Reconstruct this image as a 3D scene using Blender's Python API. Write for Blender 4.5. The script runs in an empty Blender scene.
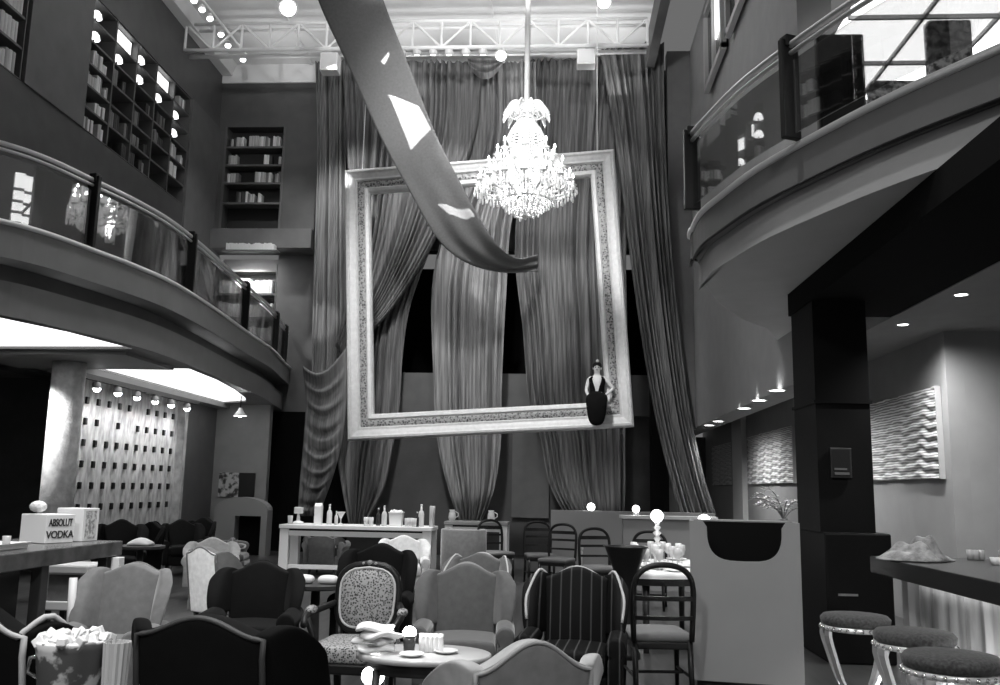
import bpy, math, random
from mathutils import Vector, Matrix
random.seed(7)
SC = bpy.context.scene
COL = SC.collection
PI = math.pi

# ---------------------------------------------------------------- camera
F = 900.0; CX, CY = 500.0, 342.5
EYE = Vector((0.0, 0.0, 1.55))
VPX, VPY, ROLL = 555.0, 490.0, math.radians(0.5)
_d = Vector(((VPX-CX)/F, -(VPY-CY)/F, -1.0)).normalized()      # room depth axis in camera coordinates
_u = Vector((math.sin(ROLL), math.cos(ROLL), 0.0)); _u = (_u - _d*_u.dot(_d)).normalized()
_r = _d.cross(_u)
W2C = Matrix((_r, _d, _u)).transposed()                         # world -> camera
C2W = W2C.transposed()
cam = bpy.data.cameras.new('camera'); cam.sensor_width = 36.0; cam.lens = F/1000.0*36.0
cam.clip_start = 0.05; cam.clip_end = 200
camo = bpy.data.objects.new('camera', cam); COL.objects.link(camo)
camo.matrix_world = Matrix.Translation(EYE) @ C2W.to_4x4()
SC.camera = camo

def ray(px, py):
    return C2W @ Vector(((px-CX)/F, -(py-CY)/F, -1.0))
def PY(px, py, Y):
    d = ray(px, py); return EYE + d*(Y/d.y)
def PZ(px, py, Z):
    d = ray(px, py); return EYE + d*((Z-EYE.z)/d.z)
def PX(px, py, X):
    d = ray(px, py); return EYE + d*(X/d.x)
def SCALE(Y): return F/Y

# ---------------------------------------------------------------- materials (all greys: the photograph is black and white)
_M = {}
def _new(name):
    m = bpy.data.materials.new(name); m.use_nodes = True
    nt = m.node_tree; b = nt.nodes['Principled BSDF']
    return m, nt, b
def mat(name, v, rough=.6, metal=0.0, nscale=0, namp=0.0, bump=0.0, bscale=60, spec=.5, sheen=0.0, emit=0.0):
    if name in _M: return _M[name]
    m, nt, b = _new(name)
    b.inputs['Base Color'].default_value = (v, v, v, 1)
    b.inputs['Roughness'].default_value = rough
    b.inputs['Metallic'].default_value = metal
    b.inputs['Specular IOR Level'].default_value = spec
    if sheen: b.inputs['Sheen Weight'].default_value = sheen; b.inputs['Sheen Roughness'].default_value = .4
    if emit:
        b.inputs['Emission Color'].default_value = (1, 1, 1, 1); b.inputs['Emission Strength'].default_value = emit
    tc = None
    if nscale or bump: tc = nt.nodes.new('ShaderNodeTexCoord')
    if nscale:
        n = nt.nodes.new('ShaderNodeTexNoise'); n.inputs['Scale'].default_value = nscale; n.inputs['Detail'].default_value = 4
        nt.links.new(tc.outputs['Object'], n.inputs['Vector'])
        r = nt.nodes.new('ShaderNodeMapRange'); r.inputs['From Min'].default_value = .3; r.inputs['From Max'].default_value = .7
        r.inputs['To Min'].default_value = max(0, v*(1-namp)); r.inputs['To Max'].default_value = min(1, v*(1+namp))
        nt.links.new(n.outputs['Fac'], r.inputs['Value']); nt.links.new(r.outputs['Result'], b.inputs['Base Color'])
    if bump:
        n2 = nt.nodes.new('ShaderNodeTexNoise'); n2.inputs['Scale'].default_value = bscale; n2.inputs['Detail'].default_value = 3
        nt.links.new(tc.outputs['Object'], n2.inputs['Vector'])
        bp = nt.nodes.new('ShaderNodeBump'); bp.inputs['Strength'].default_value = bump; bp.inputs['Distance'].default_value = .02
        nt.links.new(n2.outputs['Fac'], bp.inputs['Height']); nt.links.new(bp.outputs['Normal'], b.inputs['Normal'])
    _M[name] = m; return m
def mat_spots(name, v1, v2, scale, thr=.5, rough=.7, kind='VORONOI', vec='Object', sx=(1, 1, 1), soft=.08):
    """two-tone pattern"""
    if name in _M: return _M[name]
    m, nt, b = _new(name); b.inputs['Roughness'].default_value = rough; b.inputs['Specular IOR Level'].default_value = .15 if max(v1, v2) < .2 else .4
    tc = nt.nodes.new('ShaderNodeTexCoord'); mp = nt.nodes.new('ShaderNodeMapping'); mp.inputs['Scale'].default_value = sx
    nt.links.new(tc.outputs[vec], mp.inputs['Vector'])
    if kind == 'VORONOI':
        t = nt.nodes.new('ShaderNodeTexVoronoi'); t.inputs['Scale'].default_value = scale; out = t.outputs['Distance']
    elif kind == 'WAVE':
        t = nt.nodes.new('ShaderNodeTexWave'); t.inputs['Scale'].default_value = scale; t.inputs['Distortion'].default_value = 3
        t.inputs['Detail'].default_value = 2; t.inputs['Detail Scale'].default_value = .8; t.bands_direction = 'Z'; out = t.outputs['Fac']
    elif kind == 'SLUB':
        t = nt.nodes.new('ShaderNodeTexNoise'); t.inputs['Scale'].default_value = scale; t.inputs['Detail'].default_value = 3; out = t.outputs['Fac']
    elif kind == 'STRIPE':
        t = nt.nodes.new('ShaderNodeTexWave'); t.inputs['Scale'].default_value = scale; t.bands_direction = 'X'; out = t.outputs['Fac']
    else:
        t = nt.nodes.new('ShaderNodeTexNoise'); t.inputs['Scale'].default_value = scale; t.inputs['Detail'].default_value = 5; out = t.outputs['Fac']
    nt.links.new(mp.outputs['Vector'], t.inputs['Vector'])
    r = nt.nodes.new('ShaderNodeMapRange'); r.inputs['From Min'].default_value = thr-soft; r.inputs['From Max'].default_value = thr+soft
    r.inputs['To Min'].default_value = v1; r.inputs['To Max'].default_value = v2
    nt.links.new(out, r.inputs['Value']); nt.links.new(r.outputs['Result'], b.inputs['Base Color'])
    _M[name] = m; return m
def mat_glass(name, refl=.25, tint=.9, rough=.0):
    if name in _M: return _M[name]
    m, nt, b = _new(name)
    nt.nodes.remove(b)
    o = nt.nodes['Material Output']
    t = nt.nodes.new('ShaderNodeBsdfTransparent'); t.inputs['Color'].default_value = (tint, tint, tint, 1)
    g = nt.nodes.new('ShaderNodeBsdfGlossy'); g.inputs['Roughness'].default_value = rough
    lw = nt.nodes.new('ShaderNodeLayerWeight'); lw.inputs['Blend'].default_value = .35
    mr = nt.nodes.new('ShaderNodeMapRange'); mr.inputs['To Min'].default_value = refl*.5; mr.inputs['To Max'].default_value = min(1, refl*2.2)
    nt.links.new(lw.outputs['Fresnel'], mr.inputs['Value'])
    mx = nt.nodes.new('ShaderNodeMixShader')
    nt.links.new(mr.outputs['Result'], mx.inputs['Fac']); nt.links.new(t.outputs[0], mx.inputs[1]); nt.links.new(g.outputs[0], mx.inputs[2])
    nt.links.new(mx.outputs[0], o.inputs['Surface'])
    _M[name] = m; return m
def mat_emit(name, s, v=1.0):
    if name in _M: return _M[name]
    m, nt, b = _new(name)
    b.inputs['Base Color'].default_value = (.9, .9, .9, 1)
    b.inputs['Emission Color'].default_value = (v, v, v, 1); b.inputs['Emission Strength'].default_value = s
    _M[name] = m; return m

# ---------------------------------------------------------------- mesh builder
class MB:
    def __init__(s): s.v = []; s.f = []
    def quadstrip(s, rings, closed=True, cap0=False, cap1=False):
        base = len(s.v); n = len(rings[0])
        for r in rings: s.v.extend(Vector(p) for p in r)
        for i in range(len(rings)-1):
            for j in range(n if closed else n-1):
                a = base+i*n+j; b = base+i*n+(j+1) % n
                s.f.append((a, b, b+n, a+n))
        if cap0: s.f.append(tuple(base+j for j in reversed(range(n))))
        if cap1: s.f.append(tuple(base+(len(rings)-1)*n+j for j in range(n)))
        return s
    def box(s, x0, x1, y0, y1, z0, z1, M=None):
        p = [Vector((x, y, z)) for z in (z0, z1) for x, y in ((x0, y0), (x1, y0), (x1, y1), (x0, y1))]
        if M is not None: p = [M @ q for q in p]
        b = len(s.v); s.v.extend(p)
        for q in ((0, 3, 2, 1), (4, 5, 6, 7), (0, 1, 5, 4), (1, 2, 6, 5), (2, 3, 7, 6), (3, 0, 4, 7)): s.f.append(tuple(b+k for k in q))
        return s
    def hexa(s, pts):
        """8 points: bottom loop then top loop"""
        b = len(s.v); s.v.extend(Vector(p) for p in pts)
        for q in ((0, 3, 2, 1), (4, 5, 6, 7), (0, 1, 5, 4), (1, 2, 6, 5), (2, 3, 7, 6), (3, 0, 4, 7)): s.f.append(tuple(b+k for k in q))
        return s
    def prism(s, poly, z0, z1):
        n = len(poly)
        return s.quadstrip([[(x, y, z0) for x, y in poly], [(x, y, z1) for x, y in poly]], True, True, True)
    def extr(s, poly, vec):
        vec = Vector(vec)
        return s.quadstrip([[Vector(p) for p in poly], [Vector(p)+vec for p in poly]], True, True, True)
    def lathe(s, prof, c=(0, 0, 0), n=20, cap0=True, cap1=True):
        c = Vector(c)
        return s.quadstrip([[c+Vector((r*math.cos(2*PI*k/n), r*math.sin(2*PI*k/n), z)) for k in range(n)] for r, z in prof], True, cap0, cap1)
    def tube(s, pts, r, n=8, caps=True, closed=False):
        pts = [Vector(p) for p in pts]; m = len(pts); rings = []
        up = None
        for i, p in enumerate(pts):
            a = pts[(i-1) % m] if (closed or i > 0) else pts[0]
            b = pts[(i+1) % m] if (closed or i < m-1) else pts[-1]
            t = (b-a)
            t = t.normalized() if t.length > 1e-9 else Vector((0, 0, 1))
            if up is None:
                up = Vector((0, 0, 1)) if abs(t.z) < .9 else Vector((0, 1, 0))
            e = (up - t*up.dot(t))
            e = e.normalized() if e.length > 1e-6 else t.orthogonal().normalized()
            g = t.cross(e); up = e
            rr = r[i] if isinstance(r, (list, tuple)) else r
            rings.append([p + (e*math.cos(2*PI*k/n) + g*math.sin(2*PI*k/n))*rr for k in range(n)])
        if closed: rings.append(rings[0]); return s.quadstrip(rings, True)
        return s.quadstrip(rings, True, caps, caps)
    def ball(s, c, r, n=12, m=8, sq=(1, 1, 1)):
        c = Vector(c)
        return s.quadstrip([[c+Vector((sq[0]*r*math.sin(PI*i/m)*math.cos(2*PI*k/n), sq[1]*r*math.sin(PI*i/m)*math.sin(2*PI*k/n), -sq[2]*r*math.cos(PI*i/m))) for k in range(n)]
                            for i in [.02]+list(range(1, m))+[m-.02]], True, True, True)
    def slab(s, Fr, Bk):
        """closed solid between two equal grids of points"""
        R, C = len(Fr), len(Fr[0]); b = len(s.v)
        for g in (Fr, Bk):
            for row in g: s.v.extend(Vector(p) for p in row)
        o = R*C
        for i in range(R-1):
            for j in range(C-1):
                a = b+i*C+j
                s.f.append((a, a+1, a+C+1, a+C)); s.f.append((o+a+C, o+a+C+1, o+a+1, o+a))
        for j in range(C-1):
            a = b+j; s.f.append((a+o, a+o+1, a+1, a))
            a = b+(R-1)*C+j; s.f.append((a, a+1, a+o+1, a+o))
        for i in range(R-1):
            a = b+i*C; s.f.append((a, a+C, a+C+o, a+o))
            a = b+i*C+C-1; s.f.append((a+o, a+C+o, a+C, a))
        return s
    def grid(s, P):
        R, C = len(P), len(P[0]); b = len(s.v)
        for row in P: s.v.extend(Vector(p) for p in row)
        for i in range(R-1):
            for j in range(C-1):
                a = b+i*C+j; s.f.append((a, a+1, a+C+1, a+C))
        return s

def tag(o, label=None, cat=None, group=None, kind=None):
    if label: o['label'] = label
    if cat: o['category'] = cat
    if group: o['group'] = group
    if kind: o['kind'] = kind
    return o
def obj(name, mb, material, parent=None, smooth=False, sub=0, bevel=0.0, solid=0.0):
    me = bpy.data.meshes.new(name)
    off = Vector((0, 0, 0))
    if parent is None and mb.v:
        lo = [min(p[i] for p in mb.v) for i in range(3)]; hi = [max(p[i] for p in mb.v) for i in range(3)]
        off = Vector(((lo[0]+hi[0])/2, (lo[1]+hi[1])/2, lo[2]))
    me.from_pydata([p-off for p in mb.v], [], mb.f); me.update()
    import bmesh
    bm = bmesh.new(); bm.from_mesh(me)
    bmesh.ops.recalc_face_normals(bm, faces=bm.faces); bm.to_mesh(me); bm.free()
    me.materials.append(material)
    if smooth: me.polygons.foreach_set('use_smooth', [True]*len(me.polygons))
    o = bpy.data.objects.new(name, me); COL.objects.link(o); o.location = off
    if parent is not None: o.parent = parent
    if solid:
        md = o.modifiers.new('solid', 'SOLIDIFY'); md.thickness = solid; md.offset = 0
    if bevel:
        md = o.modifiers.new('bevel', 'BEVEL'); md.width = bevel; md.segments = 2; md.limit_method = 'ANGLE'
    if sub:
        md = o.modifiers.new('sub', 'SUBSURF'); md.levels = sub; md.render_levels = sub
    return o
def thing(name, label, cat, loc=(0, 0, 0), rz=0.0, group=None, scale=1.0):
    o = bpy.data.objects.new(name, None); COL.objects.link(o); o.empty_display_size = .1
    o.location = loc; o.rotation_euler = (0, 0, rz); o.scale = (scale,)*3
    return tag(o, label, cat, group)
def struct(name, mb, m, smooth=False, bevel=0.0):
    return tag(obj(name, mb, m, None, smooth, 0, bevel), kind='structure')
def dup(root, loc, rz=None, label=None, group=None, scale=None):
    r = root.copy(); COL.objects.link(r); r.location = loc
    if rz is not None: r.rotation_euler = (0, 0, rz)
    if label: r['label'] = label
    if group: r['group'] = group
    if scale is not None: r.scale = scale if hasattr(scale, '__len__') else (scale,)*3
    for ch in list(root.children):
        c = ch.copy(); COL.objects.link(c); c.parent = r
        for g in ch.children:
            d = g.copy(); COL.objects.link(d); d.parent = c
    return r
def light(kind, loc, power, aim=None, size=.1, spot=60, blend=.4, sizey=None):
    l = bpy.data.lights.new('lamp_light', kind); l.energy = power
    if kind == 'AREA':
        l.size = size
        if sizey: l.shape = 'RECTANGLE'; l.size_y = sizey
    else: l.shadow_soft_size = size
    if kind == 'SPOT': l.spot_size = math.radians(spot); l.spot_blend = blend
    o = bpy.data.objects.new('lamp_light', l); COL.objects.link(o); o.location = loc
    if aim is not None:
        o.rotation_euler = (Vector(aim)-Vector(loc)).to_track_quat('-Z', 'Y').to_euler()
    return o
def interp(pts, t):
    """smooth interpolation through a list of tuples, t in 0..1 (Catmull-Rom)"""
    n = len(pts)-1; x = min(max(t, 0), 1)*n; i = min(int(x), n-1); f = x-i
    p1, p2 = Vector(pts[i]), Vector(pts[i+1])
    p0 = Vector(pts[i-1]) if i > 0 else p1*2-p2
    p3 = Vector(pts[i+2]) if i+2 <= n else p2*2-p1
    return .5*((2*p1)+(p2-p0)*f+(2*p0-5*p1+4*p2-p3)*f*f+(3*p1-p0-3*p2+p3)*f*f*f)

def profile_beam(src, corners, power):
    """theatre profile spot: shutters cut the beam to the quadrilateral of the given world points"""
    src = Vector(src); c = sum((Vector(p) for p in corners), Vector())/len(corners)
    o = light('SPOT', src, power, c, .004, 9, .0)
    R = o.rotation_euler.to_matrix().transposed()
    uv = []
    for p in corners:
        q = R @ (Vector(p)-src); uv.append((q.x/q.z, q.y/q.z))
    cu = sum(a for a, b in uv)/len(uv); cv = sum(b for a, b in uv)/len(uv)
    l = o.data; l.use_nodes = True; nt = l.node_tree; em = nt.nodes['Emission']
    tc = nt.nodes.new('ShaderNodeTexCoord'); sep = nt.nodes.new('ShaderNodeSeparateXYZ'); nt.links.new(tc.outputs['Normal'], sep.inputs[0])
    def M(op, a, b):
        n = nt.nodes.new('ShaderNodeMath'); n.operation = op
        for k, x in enumerate((a, b)):
            if isinstance(x, (int, float)): n.inputs[k].default_value = x
            else: nt.links.new(x, n.inputs[k])
        return n.outputs[0]
    u = M('DIVIDE', sep.outputs[0], sep.outputs[2]); v = M('DIVIDE', sep.outputs[1], sep.outputs[2])
    m = None
    for (a0, b0), (a1, b1) in zip(uv, uv[1:]+uv[:1]):
        A, B = -(b1-b0), (a1-a0); Cc = -(A*a0+B*b0)
        if A*cu+B*cv+Cc < 0: A, B, Cc = -A, -B, -Cc
        k = 1/math.hypot(A, B)
        e = M('ADD', M('ADD', M('MULTIPLY', u, A*k), M('MULTIPLY', v, B*k)), Cc*k)
        g = M('GREATER_THAN', e, 0.0)
        m = g if m is None else M('MULTIPLY', m, g)
    nt.links.new(m, em.inputs['Strength'])
    return o
# ---------------------------------------------------------------- materials used
WALLDK = mat('dark_wall_paint', .085, .55, nscale=3, namp=.12)
WALLMD = mat('mid_wall_paint', .13, .6, nscale=3, namp=.1)
WALLLT = mat('light_wall_paint', .30, .65, nscale=3, namp=.08)
BLACK = mat('black_lacquer', .01, .4, spec=.3)
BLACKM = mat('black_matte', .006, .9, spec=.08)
DKWOOD = mat('dark_wood', .05, .4, nscale=8, namp=.4)
WHITE = mat('white_paint', .8, .5)
CEILW = mat('ceiling_white', .8, .8, nscale=2, namp=.04)
STEEL = mat('white_painted_steel', .85, .4)
CHROME = mat('chrome', .85, .15, 1.0)

# ---------------------------------------------------------------- shell of the hall
FLOORM = mat_spots('floor_boards', .035, .075, 3.0, .5, .28, 'NOISE', 'Object', (6, .5, 1), .2)
struct('floor', MB().box(-13, 10, -2, 29, -.1, 0), FLOORM)

# ceiling, its drop cornices and back edge
CZ0 = 12.05; XL = -8.5
struct('ceiling', MB().box(-9.1, 2.25, 2.0, 21.6, CZ0, CZ0+.2), CEILW)
struct('trim_1', MB().box(XL, 2.0, 20.95, 21.5, 11.56, CZ0), CEILW)
struct('trim_2', MB().hexa([(XL, 2, 11.75), (XL+.25, 2, 11.75), (XL+.25, 21, 11.75), (XL, 21, 11.75),
                            (XL, 2, CZ0), (XL+.35, 2, CZ0), (XL+.35, 21, CZ0), (XL, 21, CZ0)]), CEILW)
for k, x in enumerate((-6.2, -3.9, -1.5)):
    struct('trim_%d' % (k+3), MB().box(x-.035, x+.035, 3, 20.9, CZ0-.05, CZ0+.02), CEILW)
for k, y in enumerate((9.0, 13.2, 17.4)):
    struct('trim_%d' % (k+6), MB().box(XL+.3, 2.1, y-.035, y+.035, CZ0-.05, CZ0+.02), CEILW)
# left wall: recesses for the library cases between pilasters
wl = MB()
wl.box(XL-.7, XL-.46, 6, 21.6, 4.0, CZ0)                   # back of recesses
wl.box(XL-.46, XL, 6, 21.6, 10.36, CZ0)                    # frieze
wl.box(XL-.46, XL, 6, 21.6, 3.3, 7.78)                     # plain lower zone
struct('wall_left', wl, WALLDK)
pil = MB(); pil.box(XL-.46, XL+.04, 12.95, 14.75, 7.78, 10.36); pil.box(XL-.46, XL+.04, 19.25, 21.3, 4.3, 10.36)
struct('wall_left_pilasters', pil, WALLMD)

# back wall: upper left block with book niche, parapet and dark upper opening behind the curtains
NX0, NX1 = PY(222, 178, 21).x, PY(283, 178, 21).x
NZ0, NZ1 = PY(250, 229, 21).z, PY(250, 127, 21).z
XB = -5.95
wb = MB()
wb.box(-9, NX0, 21, 21.5, 7.22, CZ0); wb.box(NX1, XB, 21, 21.5, 7.22, CZ0)
wb.box(NX0, NX1, 21, 21.5, NZ1, CZ0); wb.box(NX0, NX1, 21, 21.5, 7.22, NZ0-.2)
wb.box(NX0, NX1, 21.42, 21.5, NZ0-.2, NZ1)
struct('wall_back_upper', wb, WALLDK)
struct('trim_9', MB().box(XL+.05, XB, 20.78, 20.998, 7.22, 7.70), WALLMD)
w2 = MB(); w2.box(XB, 3.0, 21.5, 21.7, 7.3, CZ0); w2.box(XB, 3.0, 21.5, 21.7, 0, 3.3)
struct('wall_back', w2, mat('back_wall_paint', .045, .6, nscale=3, namp=.15))
struct('wall_back_parapet', MB().box(-4.6, 2.4, 21.3, 21.55, 3.3, 4.27), WALLDK)
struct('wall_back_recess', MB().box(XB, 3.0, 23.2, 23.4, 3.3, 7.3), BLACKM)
struct('trim_10', MB().box(-4.6, 2.05, 21.35, 21.5, 7.34, 8.15), WALLMD)
struct('wall_back_lower_panel', MB().box(PY(512, 480, 21.4).x, PY(549, 480, 21.4).x, 21.36, 21.48, .9, 3.0), WALLDK)
# balcony level of the back wall at the left, with doorway below
GX0, GX1 = PY(214, 300, 21.5).x, PY(276, 300, 21.5).x
w3 = MB(); w3.box(-9, GX0, 21.5, 21.7, 3.3, 7.22); w3.box(GX1, -4.6, 21.5, 21.7, 3.3, 7.22); w3.box(GX0, GX1, 21.95, 22.1, 3.3, 7.22)
struct('wall_back_gallery', w3, WALLMD)
w4 = MB(); w4.box(-8.1, PY(268, 450, 20.2).x, 20.2, 20.4, 0, 3.35)
struct('wall_back_left_lower', w4, mat('warm_lower_wall', .2, .6, nscale=3, namp=.08))
struct('door_1', MB().box(-8.0, -4.9, 21.4, 21.5, 0, 3.3), BLACKM)
struct('wall_left_far_room', MB().box(-12.2, -12.0, 4, 20, 0, 3.35), WALLDK)
struct('wall_left_back_room', MB().box(-12, -8.06, 15.4, 15.6, 0, 3.35), mat('dim_room_wall', .05, .5, nscale=3, namp=.2))

# textured wall under the balcony with rows of small dark square pegs
TEXW = mat_spots('plaster_texture', .26, .6, 5.0, .5, .75, 'NOISE', 'Object', (1, 2.2, .8), .2)
struct('wall_left_lower', MB().box(-8.05, -7.9, 13.9, 18.45, 0, 3.25), TEXW)
struct('wall_left_lower_return', MB().box(-8.05, -7.75, 18.6, 20.2, 0, 3.25), WALLDK)
struct('trim_11', MB().box(-8.0, -7.75, 18.45, 18.6, 0, 3.25), TEXW)
rows = [2.9, 2.545, 2.19, 1.835, 1.48, 1.12]
peg0 = None
for r, z in enumerate(rows):
    for c in range(11):
        y = 14.3 + c*.385
        if (r, c) in ((0, 6), (1, 3), (1, 5)): continue
        if peg0 is None:
            peg0 = obj('wall_peg', MB().box(-.03, .04, -.04, .04, 0, .115), BLACK, None, bevel=.01)
            o = peg0
        else:
            o = peg0.copy(); COL.objects.link(o)
        o.location = (-7.895, y, z-.06)
        tag(o, 'small dark square peg set in the pale textured wall under the balcony', 'wall peg', 'square pegs of the textured wall')

# ---------------------------------------------------------------- left balcony (gallery)
ZE = 4.35
edge_px = [(-60, 211), (0, 222), (48, 235), (95, 252), (135, 267), (175, 285), (215, 310), (250, 335), (272, 350), (283, 362), (290, 369)]
edgeL = [PZ(x, y, ZE) for x, y in edge_px]
edgeL = [interp([(p.x, p.y, 0) for p in edgeL], k/40) for k in range(41)]
def inset(poly, d):
    out = []
    for i, p in enumerate(poly):
        a, b = poly[max(0, i-1)], poly[min(len(poly)-1, i+1)]
        t = (b-a).normalized(); out.append(Vector((p.x - t.y*d, p.y + t.x*d, 0)))
    return out
def plan(e, xw=-8.3): return [(xw, e[0].y)] + [(p.x, p.y) for p in e] + [(xw, e[-1].y)]
BALC = mat('balcony_plaster', .2, .55, nscale=3, namp=.06)
slab = MB(); slab.prism(plan(edgeL, XL-.1), 3.97, ZE)
struct('floor_gallery_left', slab, BALC)
eL1 = inset(edgeL, .14); eL2 = inset(edgeL, .34); ZS = 3.35
# lower drum with two openings for the lit recesses
PA = [(-7.7, 8.8), (-6.5, 8.8), (-6.33, 9.4), (-5.98, 10.5), (-5.78, 11.85), (-7.8, 11.95)]
PB = [(-7.45, 14.0), (-5.84, 13.9), (-5.95, 15.4), (-6.2, 17.0), (-6.55, 18.6), (-6.85, 19.5), (-7.5, 19.9)]
import bmesh
from mathutils.geometry import tessellate_polygon
def soffit(outer, holes, z0, z1):
    loops = [[Vector((x, y, 0)) for x, y in outer]] + [[Vector((x, y, 0)) for x, y in h] for h in holes]
    flat = [p for l in loops for p in l]
    m = MB(); m.v = [Vector((p.x, p.y, z0)) for p in flat]
    m.f = [tuple(t) for t in tessellate_polygon(loops)]
    for l in loops:
        n = len(l)
        b = len(m.v); m.v += [Vector((p.x, p.y, z0)) for p in l]+[Vector((p.x, p.y, z1)) for p in l]
        m.f += [(b+j, b+(j+1) % n, b+n+(j+1) % n, b+n+j) for j in range(n)]
    return m
outer = [(-12.0, eL1[0].y)] + [(p.x, p.y) for p in eL1] + [(-12.0, eL1[-1].y)]
struct('ceiling_gallery_left', soffit(outer, [PA, PB], ZS, 3.74), BALC)
struct('trim_16', MB().prism(plan(eL2, XL-.1), 3.745, 3.965), WALLDK)
struct('trim_12', MB().tube([(p.x, p.y, ZE+.012) for p in inset(edgeL, -.01)], .03, 6), mat('edge_strip', .9, .35), True)
for nm, P_, lab in (('ceiling_light_panel', PA, 'large glowing ceiling recess at the near end of the balcony soffit'),
                    ('ceiling_light_panel', PB, 'glowing ceiling recess with a rounded end beyond the column')):
    lt = thing(nm, lab, 'ceiling light', (P_[0][0], P_[0][1], ZS))
    q = [(x-P_[0][0], y-P_[0][1]) for x, y in P_]
    obj('diffuser', MB().prism(q, .035, .08), mat_emit('recess_glow', 1.7), lt)
    obj('rim', MB().quadstrip([[(x, y, 0.002) for x, y in q], [(x, y, .035) for x, y in q]]), WHITE, lt)
struct('column_left', MB().lathe([(.235, 0), (.235, ZS)], (-7.3, 13.0, 0), 32), mat('pale_column', .7, .5, nscale=9, namp=.2, bump=.5, bscale=30), True)
struct('beam_left', MB().box(-12, -6.0, 12.1, 13.7, 3.3, 3.352), BALC)
struct('beam_left_wallside', MB().box(-8.05, -7.46, 13.7, 20.2, 3.25, 3.352), BALC)

# glass balustrade of the left gallery
GLASS = mat_glass('balustrade_glass', .35, .8)
def balustrade(name, label, edge, z0, zr, posts, mats, gap=.06, post_w=.16, split=5):
    e = inset(edge, .10)
    t = thing(name, label, 'balustrade', (e[0].x, e[0].y, z0)); o = Vector((e[0].x, e[0].y, z0))
    hz = zr-z0
    n = len(e)-1
    def at(s):
        s = min(max(s, 0), 1)*n; i = min(int(s), n-1); return e[i].lerp(e[i+1], s-i)
    for dz, r in ((0, .028), (-.07, .02)):
        obj('handrail', MB().tube([p+Vector((0, 0, zr+dz))-o for p in e], r, 8), mats['rail'], t, True)
    for s in posts:
        p = at(s); q = at(s+.01)-at(s-.01); a = math.atan2(q.y, q.x)
        M = Matrix.Translation(Vector((p.x, p.y, z0))-o) @ Matrix.Rotation(a, 4, 'Z')
        po = obj('post', MB().box(-.03, .03, -post_w/2, post_w/2, .0, hz+.05, M), mats['post'], t, bevel=.008)
        obj('clamp', MB().box(-.05, .05, -.05, .05, hz-.02, hz+.085, M), mats['post'], po, bevel=.01)
    ss = [0]+list(posts)+[1]
    for a, b in zip(ss[:-1], ss[1:]):
        if b-a < .03: continue
        k = max(2, int((b-a)*40)); pa = [at(a+.008+(b-a-.016)*i/k) for i in range(k+1)]
        obj('glass_pane', MB().slab([[Vector((p.x, p.y, z0+.03))-o for p in pa], [Vector((p.x, p.y, zr-.14))-o for p in pa]],
                                   [[Vector((p.x+.012, p.y, z0+.03))-o for p in pa], [Vector((p.x+.012, p.y, zr-.14))-o for p in pa]]), mats['glass'], t)
    return t
def find_s(edge, px, z):
    e = inset(edge, .10); best = 0; bd = 1e9
    for k in range(401):
        s = k/400*(len(e)-1); i = min(int(s), len(e)-2); p = e[i].lerp(e[i+1], s-i)
        c = W2C @ (Vector((p.x, p.y, z))-EYE); x = CX+F*c.x/-c.z
        if abs(x-px) < bd: bd = abs(x-px); best = k/400
    return best
PM = {'rail': mat('rail_metal', .8, .3, .6), 'post': BLACK, 'glass': GLASS}
balustrade('balustrade', 'curved glass balustrade with dark posts along the left balcony edge', edgeL, ZE, 5.28,
           [find_s(edgeL, x, 4.8) for x in (91, 190, 245, 275, 284)], PM)

# ---------------------------------------------------------------- right mezzanine: curved tongue on a black pier
edgeR_px = [(1060, 18), (1000, 45), (910, 85), (840, 120), (760, 165), (720, 195), (700, 213), (690, 235)]
eR = [PZ(x, y, ZE) for x, y in edgeR_px] + [PZ(695, 268, 3.9), PZ(712, 293, 3.85), PZ(740, 315, 3.8), PZ(765, 328, 3.75)]
eR = [interp([(p.x, p.y, 0) for p in eR], k/50) for k in range(51)]
BALR = mat('mezzanine_plaster', .145, .5, nscale=3, namp=.06)
def planR(e): return [(8, e[0].y)]+[(p.x, p.y) for p in e]+[(3.3, 13.3), (8, 13.3)]
struct('floor_mezzanine_right', MB().prism(planR(eR), 4.0, ZE), BALR)
eR1 = [p+(Vector((3.5, 9.0, 0))-p).normalized()*.09 for p in eR]
struct('ceiling_mezzanine_right', MB().prism(planR(eR1), 3.72, 3.995), mat('mezzanine_soffit', .42, .6, nscale=3, namp=.05))  # paler tone stands in for lamplight reaching the underside
struct('trim_13', MB().tube([(p.x, p.y, ZE-.02) for p in eR[:40]], .035, 6), mat('edge_strip', .9, .35), True)
struct('trim_14', MB().tube([(p.x, p.y, 4.0) for p in eR[:38]], .018, 6), BLACK, True)
struct('beam_right', MB().box(2.53, 3.62, 2.0, 9.84, 3.47, 3.715), BLACKM)  # black box put in for the shade deep under the mezzanine
PIERB = mat('pier_black', .006, .6, spec=.12)
struct('column_right', MB().box(2.55, 3.07, 9.0, 9.8, 1.2, 3.47).box(2.6, 3.02, 9.06, 9.7, 0, 1.25).box(2.53, 3.09, 8.98, 9.82, 2.44, 2.47), PIERB)
plinth = struct('column_right_plinth', MB().box(2.56, 3.18, 8.9, 9.95, 0, 1.2), PIERB, bevel=.02)
sg = thing('pier_sign', 'small framed dark notice on the front of the black pier', 'sign', PY(841, 478, 8.99))
obj('frame', MB().box(-.1, .1, -.03, .0, 0, .29), mat('sign_frame', .02, .5), sg, bevel=.006)
obj('sign_panel', MB().box(-.08, .08, -.035, -.03, .02, .27), mat('sign_panel', .008, .4), sg)
obj('sign_strip', MB().box(-.07, .07, -.04, -.035, .03, .055).box(-.07, .05, -.04, -.035, .075, .095), mat('sign_text', .12, .5), sg)
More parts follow.
